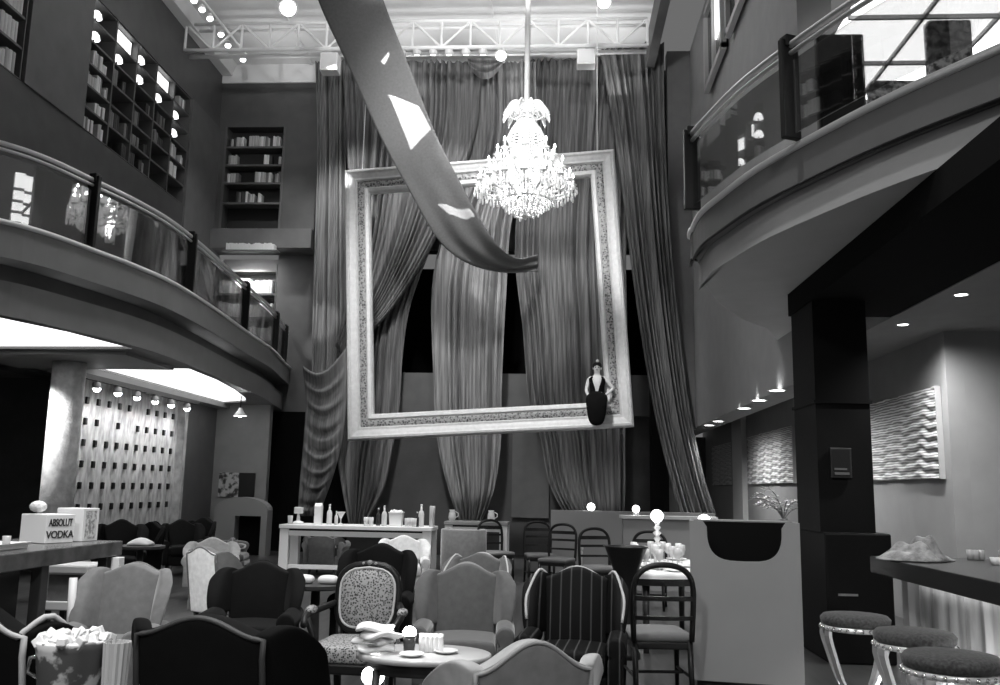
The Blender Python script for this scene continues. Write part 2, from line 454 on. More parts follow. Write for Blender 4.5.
vt = obj('slot_plate', MB().box(-.09, .09, -.012, 0, 0, .02), mat('slot_metal', .5, .3, .8), plinth); vt.location = PY(848, 596, 8.89)-plinth.location
PMR = {'rail': mat('rail_metal', .8, .3, .6), 'post': BLACK, 'glass': mat_glass('mezzanine_glass', .3, .85)}
segR = eR[:28]
balustrade('balustrade', 'curved glass balustrade with black posts on the right mezzanine', segR, ZE, 5.14,
           [find_s(segR, 790, 4.8), .985], PMR)

# right side walls
struct('wall_right', MB().box(3.15, 3.6, 11.3, 27, 3.0, CZ0), mat('bar_bulkhead', .32, .6, nscale=3, namp=.06))
struct('wall_right_pier', MB().box(PY(669, 240, 20.5).x, 3.15, 20.5, 20.8, 2.95, CZ0), mat('pier_paint', .13, .6, nscale=3, namp=.1))
struct('wall_right_cheek', MB().box(2.2, 2.6, 21.0, 21.3, 0, CZ0), BLACKM)
struct('wall_right_upper', MB().box(2.05, 2.25, 2, 20.4, 11.4, CZ0), WALLDK)
# windows in the upper right wall
for k, (y0, y1) in enumerate(((13.6, 15.3), (15.9, 17.6))):
    wn = obj('window_%d' % (k+1), MB().box(3.08, 3.15, y0, y1, 9.8, 11.3), mat('window_dark', .03, .2)); wn['kind'] = 'structure'
    c = wn.location
    fr = MB()
    for (a, b, zz0, zz1) in ((y0-.12, y0, 9.7, 11.4), (y1, y1+.12, 9.7, 11.4), (y0-.12, y1+.12, 11.3, 11.42), (y0-.12, y1+.12, 9.68, 9.8), ((y0+y1)/2-.04, (y0+y1)/2+.04, 9.8, 11.3)):
        fr.box(3.0-c.x, 3.1-c.x, a-c.y, b-c.y, zz0-c.z, zz1-c.z)
    obj('window_frame', fr, mat('window_frame_paint', .55, .5), wn)
    obj('lit_pane', MB().box(3.05-c.x, 3.07-c.x, y0-c.y, (y0+y1)/2-.1-c.y, 10.3-c.z, 11.25-c.z), mat_emit('lit_pane_glow', 2.0), wn)
# luminous laylight above the mezzanine
lx0, lx1, ly0, ly1 = 3.95, 8.0, 9.0, 14.4
struct('wall_mezzanine_back', MB().box(3.5, 8.2, 14.45, 14.6, 4.35, 8.0), WALLMD)
lay = thing('ceiling_light_panel', 'large glowing gridded ceiling panel above the right mezzanine', 'ceiling light', (lx0, ly0, 8.0))
obj('diffuser', MB().box(0, lx1-lx0, 0, ly1-ly0, .03, .08), mat_emit('laylight_glow', 3.2), lay)
for k in range(1, 4): obj('grid_bar', MB().box(0, lx1-lx0, k*1.35-.02, k*1.35+.02, -.03, .03), mat('grid_bar', .2, .5), lay)
for k in range(1, 4): obj('grid_bar', MB().box(k*1.0-.02, k*1.0+.02, 0, ly1-ly0, -.03, .03), mat('grid_bar', .2, .5), lay)

# lower right bar room
WX = 4.5
BARW = mat('bar_wall_paint', .27, .6, nscale=3, namp=.06)
struct('wall_right_bar', MB().box(WX, WX+.2, 10.62, 28, 0, 3.6), BARW)
struct('wall_right_bar_front', MB().box(WX+.2, 9.5, 10.62, 10.8, 0, 3.6), BARW)
struct('wall_bar_end', MB().box(2.4, WX, 27.5, 27.7, 0, 3.2), WALLMD)
struct('ceiling_bar', MB().box(3.62, 9.5, 2, 10.62, 3.46, 3.6), BARW)
struct('ceiling_bar_corridor', MB().box(3.6, WX, 10.62, 27.6, 3.46, 3.6), BARW)
struct('trim_15', MB().box(WX-.12, WX, PX(747, 460, WX).y, PX(737, 460, WX).y, 0, 3.46), mat('pale_pilaster', .6, .5))

# ---------------------------------------------------------------- ceiling truss
def truss():
    Y0 = 18.5; x0, x1 = -8.42, 1.93; zb, zt = 11.17, 11.8; dy = .3
    t = thing('ceiling_truss', 'white steel lattice truss spanning the hall below the ceiling', 'truss', (0, Y0, zb))
    for y in (0, dy):
        obj('bottom_chord', MB().tube([(x0, y, 0), (x1, y, 0)], .05, 8), STEEL, t, True)
        obj('top_chord', MB().tube([(x0, y, zt-zb), (x1, y, zt-zb)], .04, 8), STEEL, t, True)
    n = 16; w = (x1-x0)/n
    for k in range(n+1):
        obj('post', MB().tube([(x0+k*w, 0, 0), (x0+k*w, 0, zt-zb)], .03, 6), STEEL, t)
    for k in range(n):
        a, b = (x0+k*w, x0+(k+1)*w)
        obj('diagonal', MB().tube([(a, 0, zt-zb if k % 2 == 0 else 0), (b, 0, 0 if k % 2 == 0 else zt-zb)], .028, 6), STEEL, t)
    return t
truss()
# ---------------------------------------------------------------- drapery
def cloth_mat(n, v): return mat_spots(n, v*.62, v*1.3, 9, .5, .75, 'SLUB', 'Object', (2.6, .3, .09), .16)  # vertical streaks paint the pleats' light and dark into the cloth colour
CLOTH = cloth_mat('drape_cloth', .145); CLOTHD = cloth_mat('drape_cloth_deep', .125); CLOTHL = cloth_mat('drape_cloth_light', .20)
def drape(label, L, R, Y, nf, amp, m, seed=0, Ytop=None, name='curtain', group=None, warp=.0, vn=44):
    rnd = random.Random(seed); ph = [rnd.uniform(0, 6.28) for _ in range(6)]
    un = nf*7
    P = []
    for i in range(vn+1):
        v = i/vn
        l = interp([(a, b, 0) for a, b in L], v); r = interp([(a, b, 0) for a, b in R], v)
        y = Y if Ytop is None else Ytop+(Y-Ytop)*v
        row = []
        for j in range(un+1):
            u = j/un
            uu = u+.035*math.sin(6.28*u*1.3+ph[0])+.02*math.sin(6.28*u*3.1+ph[1])+warp*math.sin(v*2.2+ph[2])*u*(1-u)
            s = math.sin(6.28318*nf*uu+ph[3]); s2 = math.sin(6.28318*nf*uu*2.37+ph[4]+v*1.5)
            a = amp*(.75+.45*math.sin(6.28*u*2.2+ph[5]+v))
            d = a*(math.copysign(abs(s)**.8, s)+.3*s2)
            p = PY(l.x+(r.x-l.x)*u, l.y+(r.y-l.y)*u, y)
            row.append(Vector((p.x, p.y-d, p.z)))
        P.append(row)
    o = obj(name, MB().grid(P), m, None, True, solid=.012)
    return tag(o, label, 'curtain', group)
YC = 20.55
drape('tall pale pleated curtain hanging beside the library corner', [(316, 62), (318, 150), (315, 250), (313, 320), (312, 385)], [(347, 62), (346, 150), (347, 250), (348, 330), (347, 385)], YC, 7, .09, CLOTHL, 1)
drape('grey curtain swept down left to the tie inside the frame', [(342, 60), (346, 140), (350, 225), (348, 290), (336, 346)], [(482, 62), (474, 140), (438, 232), (392, 308), (342, 357)], 20.2, 17, .10, CLOTH, 2)
drape('gathered lower curtain tapering to a point behind the bottles', [(372, 285), (352, 340), (346, 400), (340, 440), (338, 470), (350, 528)], [(436, 238), (413, 300), (404, 350), (400, 410), (393, 450), (384, 490), (364, 528)], 20.8, 8, .10, CLOTH, 3)
drape('central curtain with bright folds gathered to a point at its foot', [(472, 62), (472, 140), (446, 220), (432, 285), (433, 370), (437, 440), (450, 495), (464, 534)], [(536, 62), (534, 140), (512, 220), (506, 300), (502, 380), (501, 440), (494, 490), (476, 534)], 20.45, 10, .11, CLOTHL, 4)
drape('broad curtain filling the right half of the frame', [(526, 60), (522, 150), (515, 250), (523, 330), (529, 400), (541, 440), (552, 490), (585, 545)], [(640, 58), (630, 150), (626, 250), (627, 330), (626, 400), (625, 440), (625, 490), (622, 545)], 20.75, 15, .09, CLOTH, 5)
drape('far right curtain falling in long diagonal folds beside the pier', [(600, 50), (612, 120), (622, 190), (632, 270), (642, 340), (656, 420), (672, 485), (682, 522)], [(664, 43), (664, 100), (668, 200), (676, 300), (688, 400), (702, 470), (716, 516)], 20.15, 9, .12, CLOTHD, 6, name='curtain')
# tied swag with its cascade at the end of the balcony
def cascade():
    P = []; L = [(303, 366), (306, 400), (304, 440), (301, 475), (298, 516)]; R = [(347, 346), (347, 395), (342, 440), (333, 475), (318, 516)]
    for i in range(61):
        v = i/60; row = []
        l = interp([(a, b, 0) for a, b in L], v); r = interp([(a, b, 0) for a, b in R], v)
        for j in range(33):
            u = j/32
            sag = 30*math.sin(PI*u)*(1-.4*v)*(1 if v < .75 else max(0, (1-v)*4))
            p = PY(l.x+(r.x-l.x)*u, l.y+(r.y-l.y)*u+sag*.55, 19.85)
            s = math.sin(v*6.28*9.5+.8*u)+.5*math.sin(v*6.28*17+2*u); d = .07*math.sin(PI*min(1, u*1.05))*s+.05*math.sin(u*6.28*2.5+v*2)*v
            row.append(Vector((p.x, p.y-d-.1*math.sin(PI*u), p.z)))
        P.append(row)
    return P
tag(obj('curtain_swag', MB().grid(cascade()), CLOTH, None, True, solid=.012), 'swagged curtain cascade with looped folds tied at the balcony end', 'curtain')
def topswag():
    P = []
    for i in range(13):
        v = i/12; row = []
        for j in range(25):
            u = j/24; y = 60+v*18*math.sin(PI*u)**.7+2*v
            p = PY(468+u*34, y, 20.1); row.append(Vector((p.x, p.y-.08*math.sin(v*18)-.1*math.sin(PI*u), p.z)))
        P.append(row)
    return P
tag(obj('curtain_swag', MB().grid(topswag()), CLOTH, None, True, solid=.012), 'small looped swag at the top of the curtains under the truss', 'curtain')

# long fabric sash swooping from the ceiling through the frame
sash_l = [(304, -40, 14.3), (322, 10, 14.6), (350, 70, 15.0), (382, 140, 15.7), (409, 190, 16.4), (437, 238, 17.2), (466, 262, 17.9), (502, 272, 18.9), (538, 271, 20.2)]
sash_r = [(370, -40, 14.3), (387, 10, 14.6), (409, 66, 15.0), (434, 130, 15.7), (457, 176, 16.4), (482, 222, 17.2), (500, 247, 17.9), (518, 258, 18.9), (538, 254, 20.2)]
P = []
for i in range(91):
    v = i/90; l = interp(sash_l, v); r = interp(sash_r, v); row = []
    for j in range(25):
        u = j/24; y = l.z+(r.z-l.z)*u
        p = PY(l.x+(r.x-l.x)*u, l.y+(r.y-l.y)*u, y)
        k = max(0, v-.45)*.16
        row.append(Vector((p.x, p.y-k*math.sin(u*6.28*2.2+1), p.z-.03*math.sin(PI*u)-k*.4*math.sin(u*6.28*2.2+1))))
    P.append(row)
tag(obj('fabric_sash', MB().grid(P), mat('sash_cloth', .2, .55, nscale=25, namp=.1), None, True, solid=.012), 'wide grey fabric sash swooping from the ceiling across the frame', 'drapery')

# ---------------------------------------------------------------- giant frame
def frame_pt(px, py):
    d = ray(px, py)                       # hung plane, turned a little to the right
    k = .034
    t = (18.0)/(d.y+k*d.x); return EYE+d*t
TL, TR, BR, BL = frame_pt(346, 172), frame_pt(614, 151), frame_pt(634, 427), frame_pt(349, 441)
nrm = (TR-TL).cross(BL-TL).normalized()
if nrm.y > 0: nrm = -nrm
W = ((TR-TL).length+(BR-BL).length)/2
def ringp(d, h):
    """loop of the four corners moved d metres inward and h metres toward the room"""
    cs = [TL, TR, BR, BL]; out = []
    for i, c in enumerate(cs):
        a = (cs[(i+1) % 4]-c).normalized(); b = (cs[i-1]-c).normalized()
        out.append(c+(a+b)*d+nrm*h)
    return out
FO = (BL+BR)/2
pf = thing('picture_frame', 'giant white ornate picture frame hung empty before the curtains', 'picture frame', FO)
GILT = mat('frame_paint', .78, .45, nscale=12, namp=.08)
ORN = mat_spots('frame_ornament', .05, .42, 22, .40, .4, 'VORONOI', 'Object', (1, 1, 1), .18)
def rings(lst): return [[p-FO for p in ringp(d, h)] for d, h in lst]
def closed_ring(lst):
    m = MB(); R = rings(lst)+rings(lst[:1]); return m.quadstrip(R, True)
obj('outer_molding', closed_ring([(0, -.1), (0, .1), (.03, .16), (.07, .17), (.1, .13), (.15, .12), (.2, .10), (.24, .11), (.26, .06), (.26, -.1)]), GILT, pf)
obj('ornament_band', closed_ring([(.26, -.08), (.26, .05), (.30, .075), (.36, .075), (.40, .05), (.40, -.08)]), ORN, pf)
obj('inner_lip', closed_ring([(.40, -.09), (.40, .05), (.43, .09), (.49, .08), (.52, .02), (.52, -.09)]), GILT, pf)
# relief flowers along the ornament band
rel = MB(); rr = random.Random(4)
cs = ringp(.33, .07)
for i in range(4):
    a, b = cs[i], cs[(i+1) % 4]; n = 44
    for k in range(n):
        p = a.lerp(b, (k+.5)/n)-FO; rel.ball((p.x+rr.uniform(-.02, .02), p.y, p.z+rr.uniform(-.02, .02)), rr.uniform(.016, .03), 7, 5)
tag(obj('relief_flowers', rel, mat('frame_relief', .3, .4, nscale=14, namp=.7), pf, True), kind='stuff')
for a, dx in ((TL, .35), (TR, -.35)):
    q = a+(Vector((dx, 0, 0)))-FO
    obj('hanging_wire', MB().tube([q, (q.x, q.y+.1, 12.05-FO.z)], .009, 6), STEEL, pf)

# ---------------------------------------------------------------- woman seated on the lower rail of the frame
def figure():
    seat = frame_pt(597, 408)+nrm*.15+Vector((0, 0, .035))
    t = thing('person', 'person in a black low cut top and long black skirt seated on the frame', 'person', seat, math.radians(-4))
    bm_v = []; bm_e = []; rad = []
    def add(p, r, parent=None):
        bm_v.append(Vector(p)); rad.append(r)
        if parent is not None: bm_e.append((parent, len(bm_v)-1))
        return len(bm_v)-1
    pel = add((0, -.02, .10), (.15, .11)); wst = add((0, -.03, .27), (.115, .085), pel); ch = add((0, -.04, .44), (.135, .1), wst)
    sh = add((0, -.03, .54), (.10, .075), ch); nk = add((0, -.035, .60), (.05, .05), sh); hd0 = add((0, -.05, .66), (.058, .065), nk)
    hd = add((0, -.06, .73), (.075, .09), hd0); ht = add((0, -.05, .80), (.06, .075), hd)
    for sx in (-1, 1):
        s1 = add((sx*.16, -.03, .53), (.05, .05), sh)
        if sx < 0:   # arm hanging straight with the hand resting at the lap
            e = add((-.215, -.06, .29), (.036, .036), s1); w = add((-.15, -.2, .14), (.026, .026), e); h = add((-.10, -.24, .12), (.03, .018), w)
        else:        # elbow thrust out, hand back on the hip
            e = add((.315, -.04, .33), (.036, .036), s1); w = add((.175, -.14, .2), (.026, .026), e); h = add((.13, -.17, .19), (.028, .018), w)
        hp = add((sx*.085, -.06, .09), (.09, .085), pel); kn = add((sx*.08, -.42, .085), (.06, .06), hp)
        an = add((sx*.055, -.42, -.33), (.038, .038), kn); ft = add((sx*.055, -.52, -.385), (.035, .028), an)
    me = bpy.data.meshes.new('body'); me.from_pydata(bm_v, bm_e, [])
    o = bpy.data.objects.new('body', me); COL.objects.link(o); o.parent = t
    me.materials.append(mat('skin_light', .72, .5))
    md = o.modifiers.new('skin', 'SKIN'); md.use_smooth_shade = True
    sv = me.skin_vertices[0].data
    for i, r in enumerate(rad): sv[i].radius = r
    sv[0].use_root = True
    s2 = o.modifiers.new('sub', 'SUBSURF'); s2.levels = 2; s2.render_levels = 2
    SK = mat('skin_light', .72, .5)
    # hands: palm with four fingers and a thumb
    for sx, w, dirv in ((-1, Vector((-.10, -.24, .12)), Vector((.8, -.5, -.15)).normalized()), (1, Vector((.13, -.17, .19)), Vector((-.8, -.5, -.3)).normalized())):
        m = MB(); up = Vector((0, 0, 1)); side = dirv.cross(up).normalized()
        m.tube([w-dirv*.02, w+dirv*.03, w+dirv*.07], [.024, .034, .03], 8)
        for k, ln in enumerate((.055, .07, .075, .06)):
            b = w+dirv*.065+up*(.028-.018*k)
            m.tube([b, b+dirv*ln*.5-side*.006, b+dirv*ln-side*.022], [.009, .0085, .007], 6)
        b = w+dirv*.02+up*.03
        m.tube([b, b+dirv*.03+up*.03, b+dirv*.055+up*.035], [.011, .0095, .008], 6)
        obj('hand', m, SK, t, True)
    # face
    fc = MB()
    fc.tube([(0, -.142, .748), (0, -.16, .722), (0, -.145, .716)], [.008, .014, .01], 6)
    obj('nose', fc, SK, t, True)
    ey = MB(); [ey.ball((s*.03, -.136, .745), .012, 8, 6, (1.3, .6, .7)) for s in (-1, 1)]; ey.tube([(-.022, -.14, .69), (0, -.146, .692), (.022, -.14, .69)], [.004, .008, .004], 6)
    for s in (-1, 1): ey.tube([(s*.014, -.142, .77), (s*.045, -.135, .772)], .005, 5)
    obj('eyes_and_lips', ey, mat('makeup_dark', .04, .4), t, True)
    for s in (-1, 1): obj('ear', MB().ball((s*.078, -.045, .735), .022, 8, 6, (.5, .8, 1.3)), SK, t, True)
    hr = MB()
    hr.quadstrip([[(r*.092*math.cos(a), -.04+r*.1*math.sin(a)+(.02 if math.sin(a) < -.3 and z < .80 else 0), z+(.075*max(0, -math.sin(a)) if z < .76 else (.03 if math.sin(a) < -.2 else 0) if z < .83 else 0)) for a in [2*PI*k/16 for k in range(16)]]
                  for r, z in ((.9, .70), (1.04, .745), (1.06, .79), (.92, .83), (.6, .86), (.15, .872))], True, True, True)
    h = obj('hair', hr, BLACK, t, True, sub=1)
    obj('hair_ornament', MB().ball((.01, -.09, .875), .035, 8, 6), mat('pale_flower', .7, .6), t, True)
    # sleeveless top, open in a deep V
    tp = MB(); Rr = []
    for z, rx, ry, gap in ((.12, .175, .125, .0), (.2, .15, .115, .08), (.28, .135, .105, .22), (.36, .142, .112, .36), (.45, .158, .122, .55), (.52, .165, .108, .62), (.565, .125, .085, .7)):
        ring = []
        for k in range(25):
            a = -PI/2+gap+(2*PI-2*gap)*k/24
            ring.append((rx*math.cos(a), -.035+ry*math.sin(a), z))
        Rr.append(ring)
    tp.quadstrip(Rr, False); obj('sleeveless_top', tp, BLACKM, t, True, solid=.012)
    # long skirt over thighs and hanging shins
    sk = MB(); Rr = []
    for (y, z, rx, ry, tilt) in ((-.03, .27, .145, .115, 0), (-.06, .20, .19, .16, -.25), (-.14, .13, .215, .17, -.8), (-.30, .10, .215, .125, -1.4), (-.43, .05, .21, .14, -.8), (-.46, -.08, .195, .125, -.15), (-.46, -.22, .18, .115, 0), (-.46, -.34, .15, .105, 0), (-.46, -.43, .09, .08, 0)):
        ct, st = math.cos(tilt), math.sin(tilt)
        Rr.append([(rx*math.cos(a), y+ry*math.sin(a)*ct, z+ry*math.sin(a)*st) for a in [2*PI*k/20 for k in range(20)]])
    sk.quadstrip(Rr, True, False, True); obj('long_skirt', sk, BLACKM, t, True, sub=1)
    bg = thing('handbag', 'small black handbag beside the person seated on the frame', 'handbag', seat+Vector((.17, .12, .0)))
    obj('bag_body', MB().box(-.06, .06, -.03, .03, 0, .14), BLACKM, bg, bevel=.015)
    obj('bag_handle', MB().tube([(-.05, 0, .14), (-.035, 0, .2), (.035, 0, .2), (.05, 0, .14)], .008, 6), BLACKM, bg, True)
    return t
figure()

# ---------------------------------------------------------------- chandelier
def chandelier():
    Y0 = 15.0; base = PY(525, 219, Y0); s = Y0/F
    t = thing('chandelier', 'large many tiered crystal chandelier blazing in front of the frame', 'chandelier', base)
    CR = mat('crystal', .88, .12, spec=1.0); CR2 = mat('crystal_glow', .9, .2, emit=.10); BULB = mat_emit('candle_bulb', 10)  # crystals get a faint glow of their own, standing for the bulbs' light
    H = (219-95)*s            # body height
    obj('stem', MB().tube([(0, 0, .1), (0, 0, H)], .05, 12), CR, t, True)
    obj('rod', MB().tube([(0, 0, H), (0, 0, 12.05-base.z)], .05, 12), STEEL, t, True)
    obj('ceiling_rose', MB().lathe([(.05, 11.75-base.z), (.16, 11.9-base.z), (.18, 12.04-base.z)], (0, 0, 0), 20), STEEL, t, True)
    rr = random.Random(3)
    # bead basket and bowls
    prof = [(.12, .08), (.30, .16), (.46, .30), (.50, .40), (.42, .50), (.34, .75), (.30, 1.0), (.26, 1.2), (.30, 1.36), (.33, 1.45), (.26, 1.6), (.16, 1.75), (.2, 1.85), (.24, 1.95)]
    bk = MB()
    for k in range(44):
        a = 2*PI*k/44
        for i in range(len(prof)-1):
            (r0, z0), (r1, z1) = prof[i], prof[i+1]; n = max(2, int(math.hypot(r1-r0, z1-z0)/.045))
            for q in range(n):
                f = q/n; r = r0+(r1-r0)*f; z = z0+(z1-z0)*f
                bk.ball((r*math.cos(a), r*math.sin(a), z*H/2.05), .017, 5, 3)
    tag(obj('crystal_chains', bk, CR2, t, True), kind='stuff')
    for r, z in ((.46, .30), (.34, .75), (.28, 1.25), (.3, 1.9)):
        obj('ring_band', MB().tube([(r*math.cos(2*PI*k/32), r*math.sin(2*PI*k/32), z*H/2.05) for k in range(32)], .02, 6, closed=True), CR, t, True)
    # arms in tiers
    tiers = [(.82, .55, 16, .30), (.66, .82, 12, .26), (.50, 1.1, 8, .22)]
    for R, z, n, drop in tiers:
        z *= H/2.05
        for k in range(n):
            a = 2*PI*(k+.5*(n % 3 == 0))/n; c, s_ = math.cos(a), math.sin(a)
            pts = [(.12*c, .12*s_, z-.02), (R*.45*c, R*.45*s_, z-.16), (R*.85*c, R*.85*s_, z-.10), (R*c, R*s_, z+.03)]
            pts = [tuple(interp(pts, q/10)) for q in range(11)]
            ar = obj('arm', MB().tube(pts, .018, 6).lathe([(.02, z+.02), (.07, z+.045), (.075, z+.06), (.03, z+.06)], (R*c, R*s_, 0), 10), CR, t, True)
            obj('candle', MB().lathe([(.02, z+.06), (.02, z+.17)], (R*c, R*s_, 0), 8), CR, ar, True)
            obj('flame_bulb', MB().lathe([(.012, z+.17), (.024, z+.2), (.016, z+.235), (.003, z+.26)], (R*c, R*s_, 0), 8), BULB, ar, True)
            dm = MB()
            for q in range(7):
                b = 2*PI*q/7; px_, py_ = R*c+.07*math.cos(b), R*s_+.07*math.sin(b); l = rr.uniform(.08, .15)
                dm.ball((px_, py_, z+.0), .013, 5, 4)
                dm.lathe([(.004, z-.02), (.02, z-.02-l*.7), (.012, z-.02-l), (.002, z-.03-l)], (px_, py_, 0), 5)
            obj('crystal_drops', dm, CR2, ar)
    # crown with bent sprays
    for k in range(10):
        a = 2*PI*k/10; c, s_ = math.cos(a), math.sin(a); zt = H*.995
        pts = [(.05*c, .05*s_, zt-.1), (.14*c, .14*s_, zt+.06), (.29*c, .29*s_, zt+.03), (.40*c, .40*s_, zt-.12)]
        sp = obj('crown_spray', MB().tube([tuple(interp(pts, q/10)) for q in range(11)], .016, 6), CR, t, True)
        dm = MB()
        for q in range(11):
            f = .3+.07*q; p = interp(pts, f)
            dm.ball((p.x, p.y, p.z-.03), .018, 5, 4); dm.lathe([(.004, p.z-.04), (.022, p.z-.13), (.003, p.z-.19)], (p.x, p.y, 0), 5)
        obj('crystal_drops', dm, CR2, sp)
    # bottom fringe of large pendants
    fr = MB()
    for R, n, z in ((.5, 30, .42), (.34, 22, .30), (.68, 34, .55), (.18, 12, .2)):
        for k in range(n):
            a = 2*PI*k/n; l = rr.uniform(.12, .2); x, y = R*math.cos(a), R*math.sin(a); z0 = z*H/2.05
            fr.tube([(x, y, z0+.1), (x, y, z0-.02)], .006, 4); fr.lathe([(.004, z0), (.026, z0-l*.7), (.016, z0-l), (.002, z0-l-.01)], (x, y, 0), 6)
    tag(obj('pendant_fringe', fr, CR2, t), kind='stuff')
    obj('finial', MB().lathe([(.01, .0), (.06, .05), (.05, .1), (.1, .14)], (0, 0, 0), 12), CR, t, True)
    for z, p in ((.35, 60), (.9, 60), (1.5, 40)): light('POINT', base+Vector((0, -.0, z)), p*CHL, size=.25)
CHL = .8
chandelier()

# ---------------------------------------------------------------- ceiling fixtures
def spot_fixture(px, py, Y, aim, r=.11, ln=.22, label='', group=None, emit=12, name='spotlight', power=0, cone=60, blend=.5):
    p = PY(px, py, Y); d = (Vector(aim)-p).normalized(); q = d.to_track_quat('-Z', 'Y').to_euler()
    t = thing(name, label, 'spotlight', p, group=group); 
    M = q.to_matrix().to_4x4()
    def mx(mb): mb.v = [M @ v for v in mb.v]; return mb
    obj('housing', mx(MB().quadstrip([[(rr_*math.cos(2*PI*k/16), rr_*math.sin(2*PI*k/16), z) for k in range(16)] for rr_, z in ((r*.5, ln), (r*.8, ln*.8), (r, ln*.3), (r, 0), (r*.86, 0), (r*.7, ln*.25))], True, True, True)), mat('fixture_white', .7, .4), t, True)
    obj('lens', mx(MB().lathe([(r*.80, .05*ln), (r*.55, -.02*ln), (r*.05, -.05*ln)], (0, 0, 0), 16)), mat_emit('lamp_lens_%g' % emit, emit), t, True)
    obj('yoke', MB().tube([(0, 0, .02), (0, .02, ln*.9)], .015, 6), mat('fixture_white', .7, .4), t)
    if power: light('SPOT', p+d*.08, power, aim, .08, cone, blend)
    return t
g = 'track spotlights along the ceiling edge'
tp = [PZ(x, y, 11.5) for x, y in ((188, -8), (246, 63))]
trk = tag(obj('light_track', MB().tube([p+Vector((0, 0, .2)) for p in tp], .03, 8), STEEL), 'pale diagonal light track below the left of the ceiling', 'light track')
for k, (x, y) in enumerate(((194, 1), (202, 10), (210, 19), (221, 35), (228, 46), (243, 60))):
    Y0 = PZ(x, y, 11.5).y
    spot_fixture(x, y, Y0, PY(x+10, y+300, Y0-3), .08, .16, 'small glowing spotlight on the diagonal ceiling track', g, 10)
g = 'row of spotlights under the truss'
for k, x in enumerate((402, 417, 433, 449, 466, 483)):
    spot_fixture(x, 55, 18.6, PY(400+k*18, 260, 20.6), .1, .2, 'small white spotlight hanging in the row below the truss', g, 8)
spot_fixture(501, 56, 18.4, PY(500, 200, 15), .14, .2, 'larger glowing lamp under the truss left of the chandelier rod', None, 14)
spot_fixture(288, 8, 16.5, (-1.5, 2, 3), .19, .28, 'large floodlight hanging below the ceiling left of the sash', None, 16, 'ceiling_floodlight')
spot_fixture(604, 2, 16.5, (.5, 3, 3), .15, .24, 'ring shaped ceiling floodlight right of the chandelier rod', None, 16, 'ceiling_floodlight')
for px, py, lab in ((330, 63, 'white boxed loudspeaker under the truss left of the sash'), (586, 57, 'white boxed loudspeaker under the truss right of the chandelier rod')):
    sp = thing('loudspeaker', lab, 'loudspeaker', PY(px, py+10, 18.7))
    obj('cabinet', MB().box(-.2, .2, -.16, .16, 0, .42), mat('speaker_white', .75, .5), sp, bevel=.015)
    obj('grille', MB().box(-.17, .17, -.175, -.16, .03, .39), mat('speaker_grille', .6, .7), sp)
    obj('hanger', MB().tube([(0, 0, .42), (0, 0, .55)], .02, 6), STEEL, sp)
# ---------------------------------------------------------------- books and library cases
def book_mb(th=.04, h=.28, dp=.2):
    m = MB()
    # rounded spine and two boards around an inset page block, spine towards -Y
    sp = [(-th/2, dp), (-th/2, .012), (-th*.3, .002), (0, -.003), (th*.3, .002), (th/2, .012), (th/2, dp), (th/2-.004, dp), (th/2-.004, .018), (-th/2+.004, .018), (-th/2+.004, dp)]
    m.quadstrip([[(x, y, 0) for x, y in sp], [(x, y, h) for x, y in sp]], True, True, True)
    m.box(-th/2+.004, th/2-.004, .018, dp-.012, .008, h-.012)
    return m
BOOKM = {k: mat('book_cover_'+k, v, .6) for k, v in (('white', .8), ('pale', .5), ('grey', .2), ('dark', .04))}
_bp = {}
def place_book(tone, loc, rz, th, h, label, group, tilt=0.0):
    if tone not in _bp:
        o = obj('book', book_mb(), BOOKM[tone]); me = o.data
        me.transform(Matrix.Translation(o.location)); _bp[tone] = o
        first = True
    else:
        o = _bp[tone].copy(); COL.objects.link(o)
    o.location = loc; o.rotation_euler = (0, tilt, rz); o.scale = (th/.04, 1, h/.28)
    return tag(o, label, 'book', group)
rb = random.Random(11)
def fill_row(p0, dirv, length, rz, tones, label, group, hmin, hmax, density=.75, n=None, thm=(.03, .07), z=None):
    s = .03
    while s < length-.08:
        if rb.random() > density: s += rb.uniform(.08, .22); continue
        run = rb.randint(2, 5)
        h0 = rb.uniform(hmin, hmax)
        for _ in range(run):
            th = rb.uniform(*thm)
            if s+th > length-.03: break
            place_book(rb.choice(tones), Vector(p0)+Vector(dirv)*(s+th/2), rz, th*.96, min(hmax, h0+rb.uniform(-.02, .02)), label, group)
            s += th
def case(name, label, loc, rz, w, h, d, ncol, nrow, frame_m, back_m, open_bottom=False, shelf_t=.04):
    """library case; local x along the wall, front towards -y, origin at the bottom left front"""
    t = thing(name, label, 'bookcase', loc, rz)
    obj('back_panel', MB().box(0, w, d-.02, d, 0, h), back_m, t)
    for k in range(ncol+1):
        x = w*k/ncol; obj('upright', MB().box(max(0, x-.025), min(w, x+.025), 0, d-.02, 0, h), frame_m, t)
    for k in range(nrow+1):
        z = h*k/nrow
        for c in range(ncol):
            obj('shelf', MB().box(w*c/ncol+.025, w*(c+1)/ncol-.025, .01, d-.02, max(0, z-shelf_t/2), min(h, z+shelf_t/2)), frame_m, t)
    return t
SHELF = mat('shelf_wood', .11, .45)
CASEB = mat('case_back', .02, .7)
ROWN = ['lowest', 'second lowest', 'third lowest', 'third highest', 'second highest', 'topmost']
# big case on the left wall, Y 15.2..19.5
t = case('bookcase', 'tall built in library case on the upper left wall between two pilasters', (XL, 19.4, 7.8), -PI/2, 4.42, 2.54, .42, 5, 6, SHELF, CASEB)
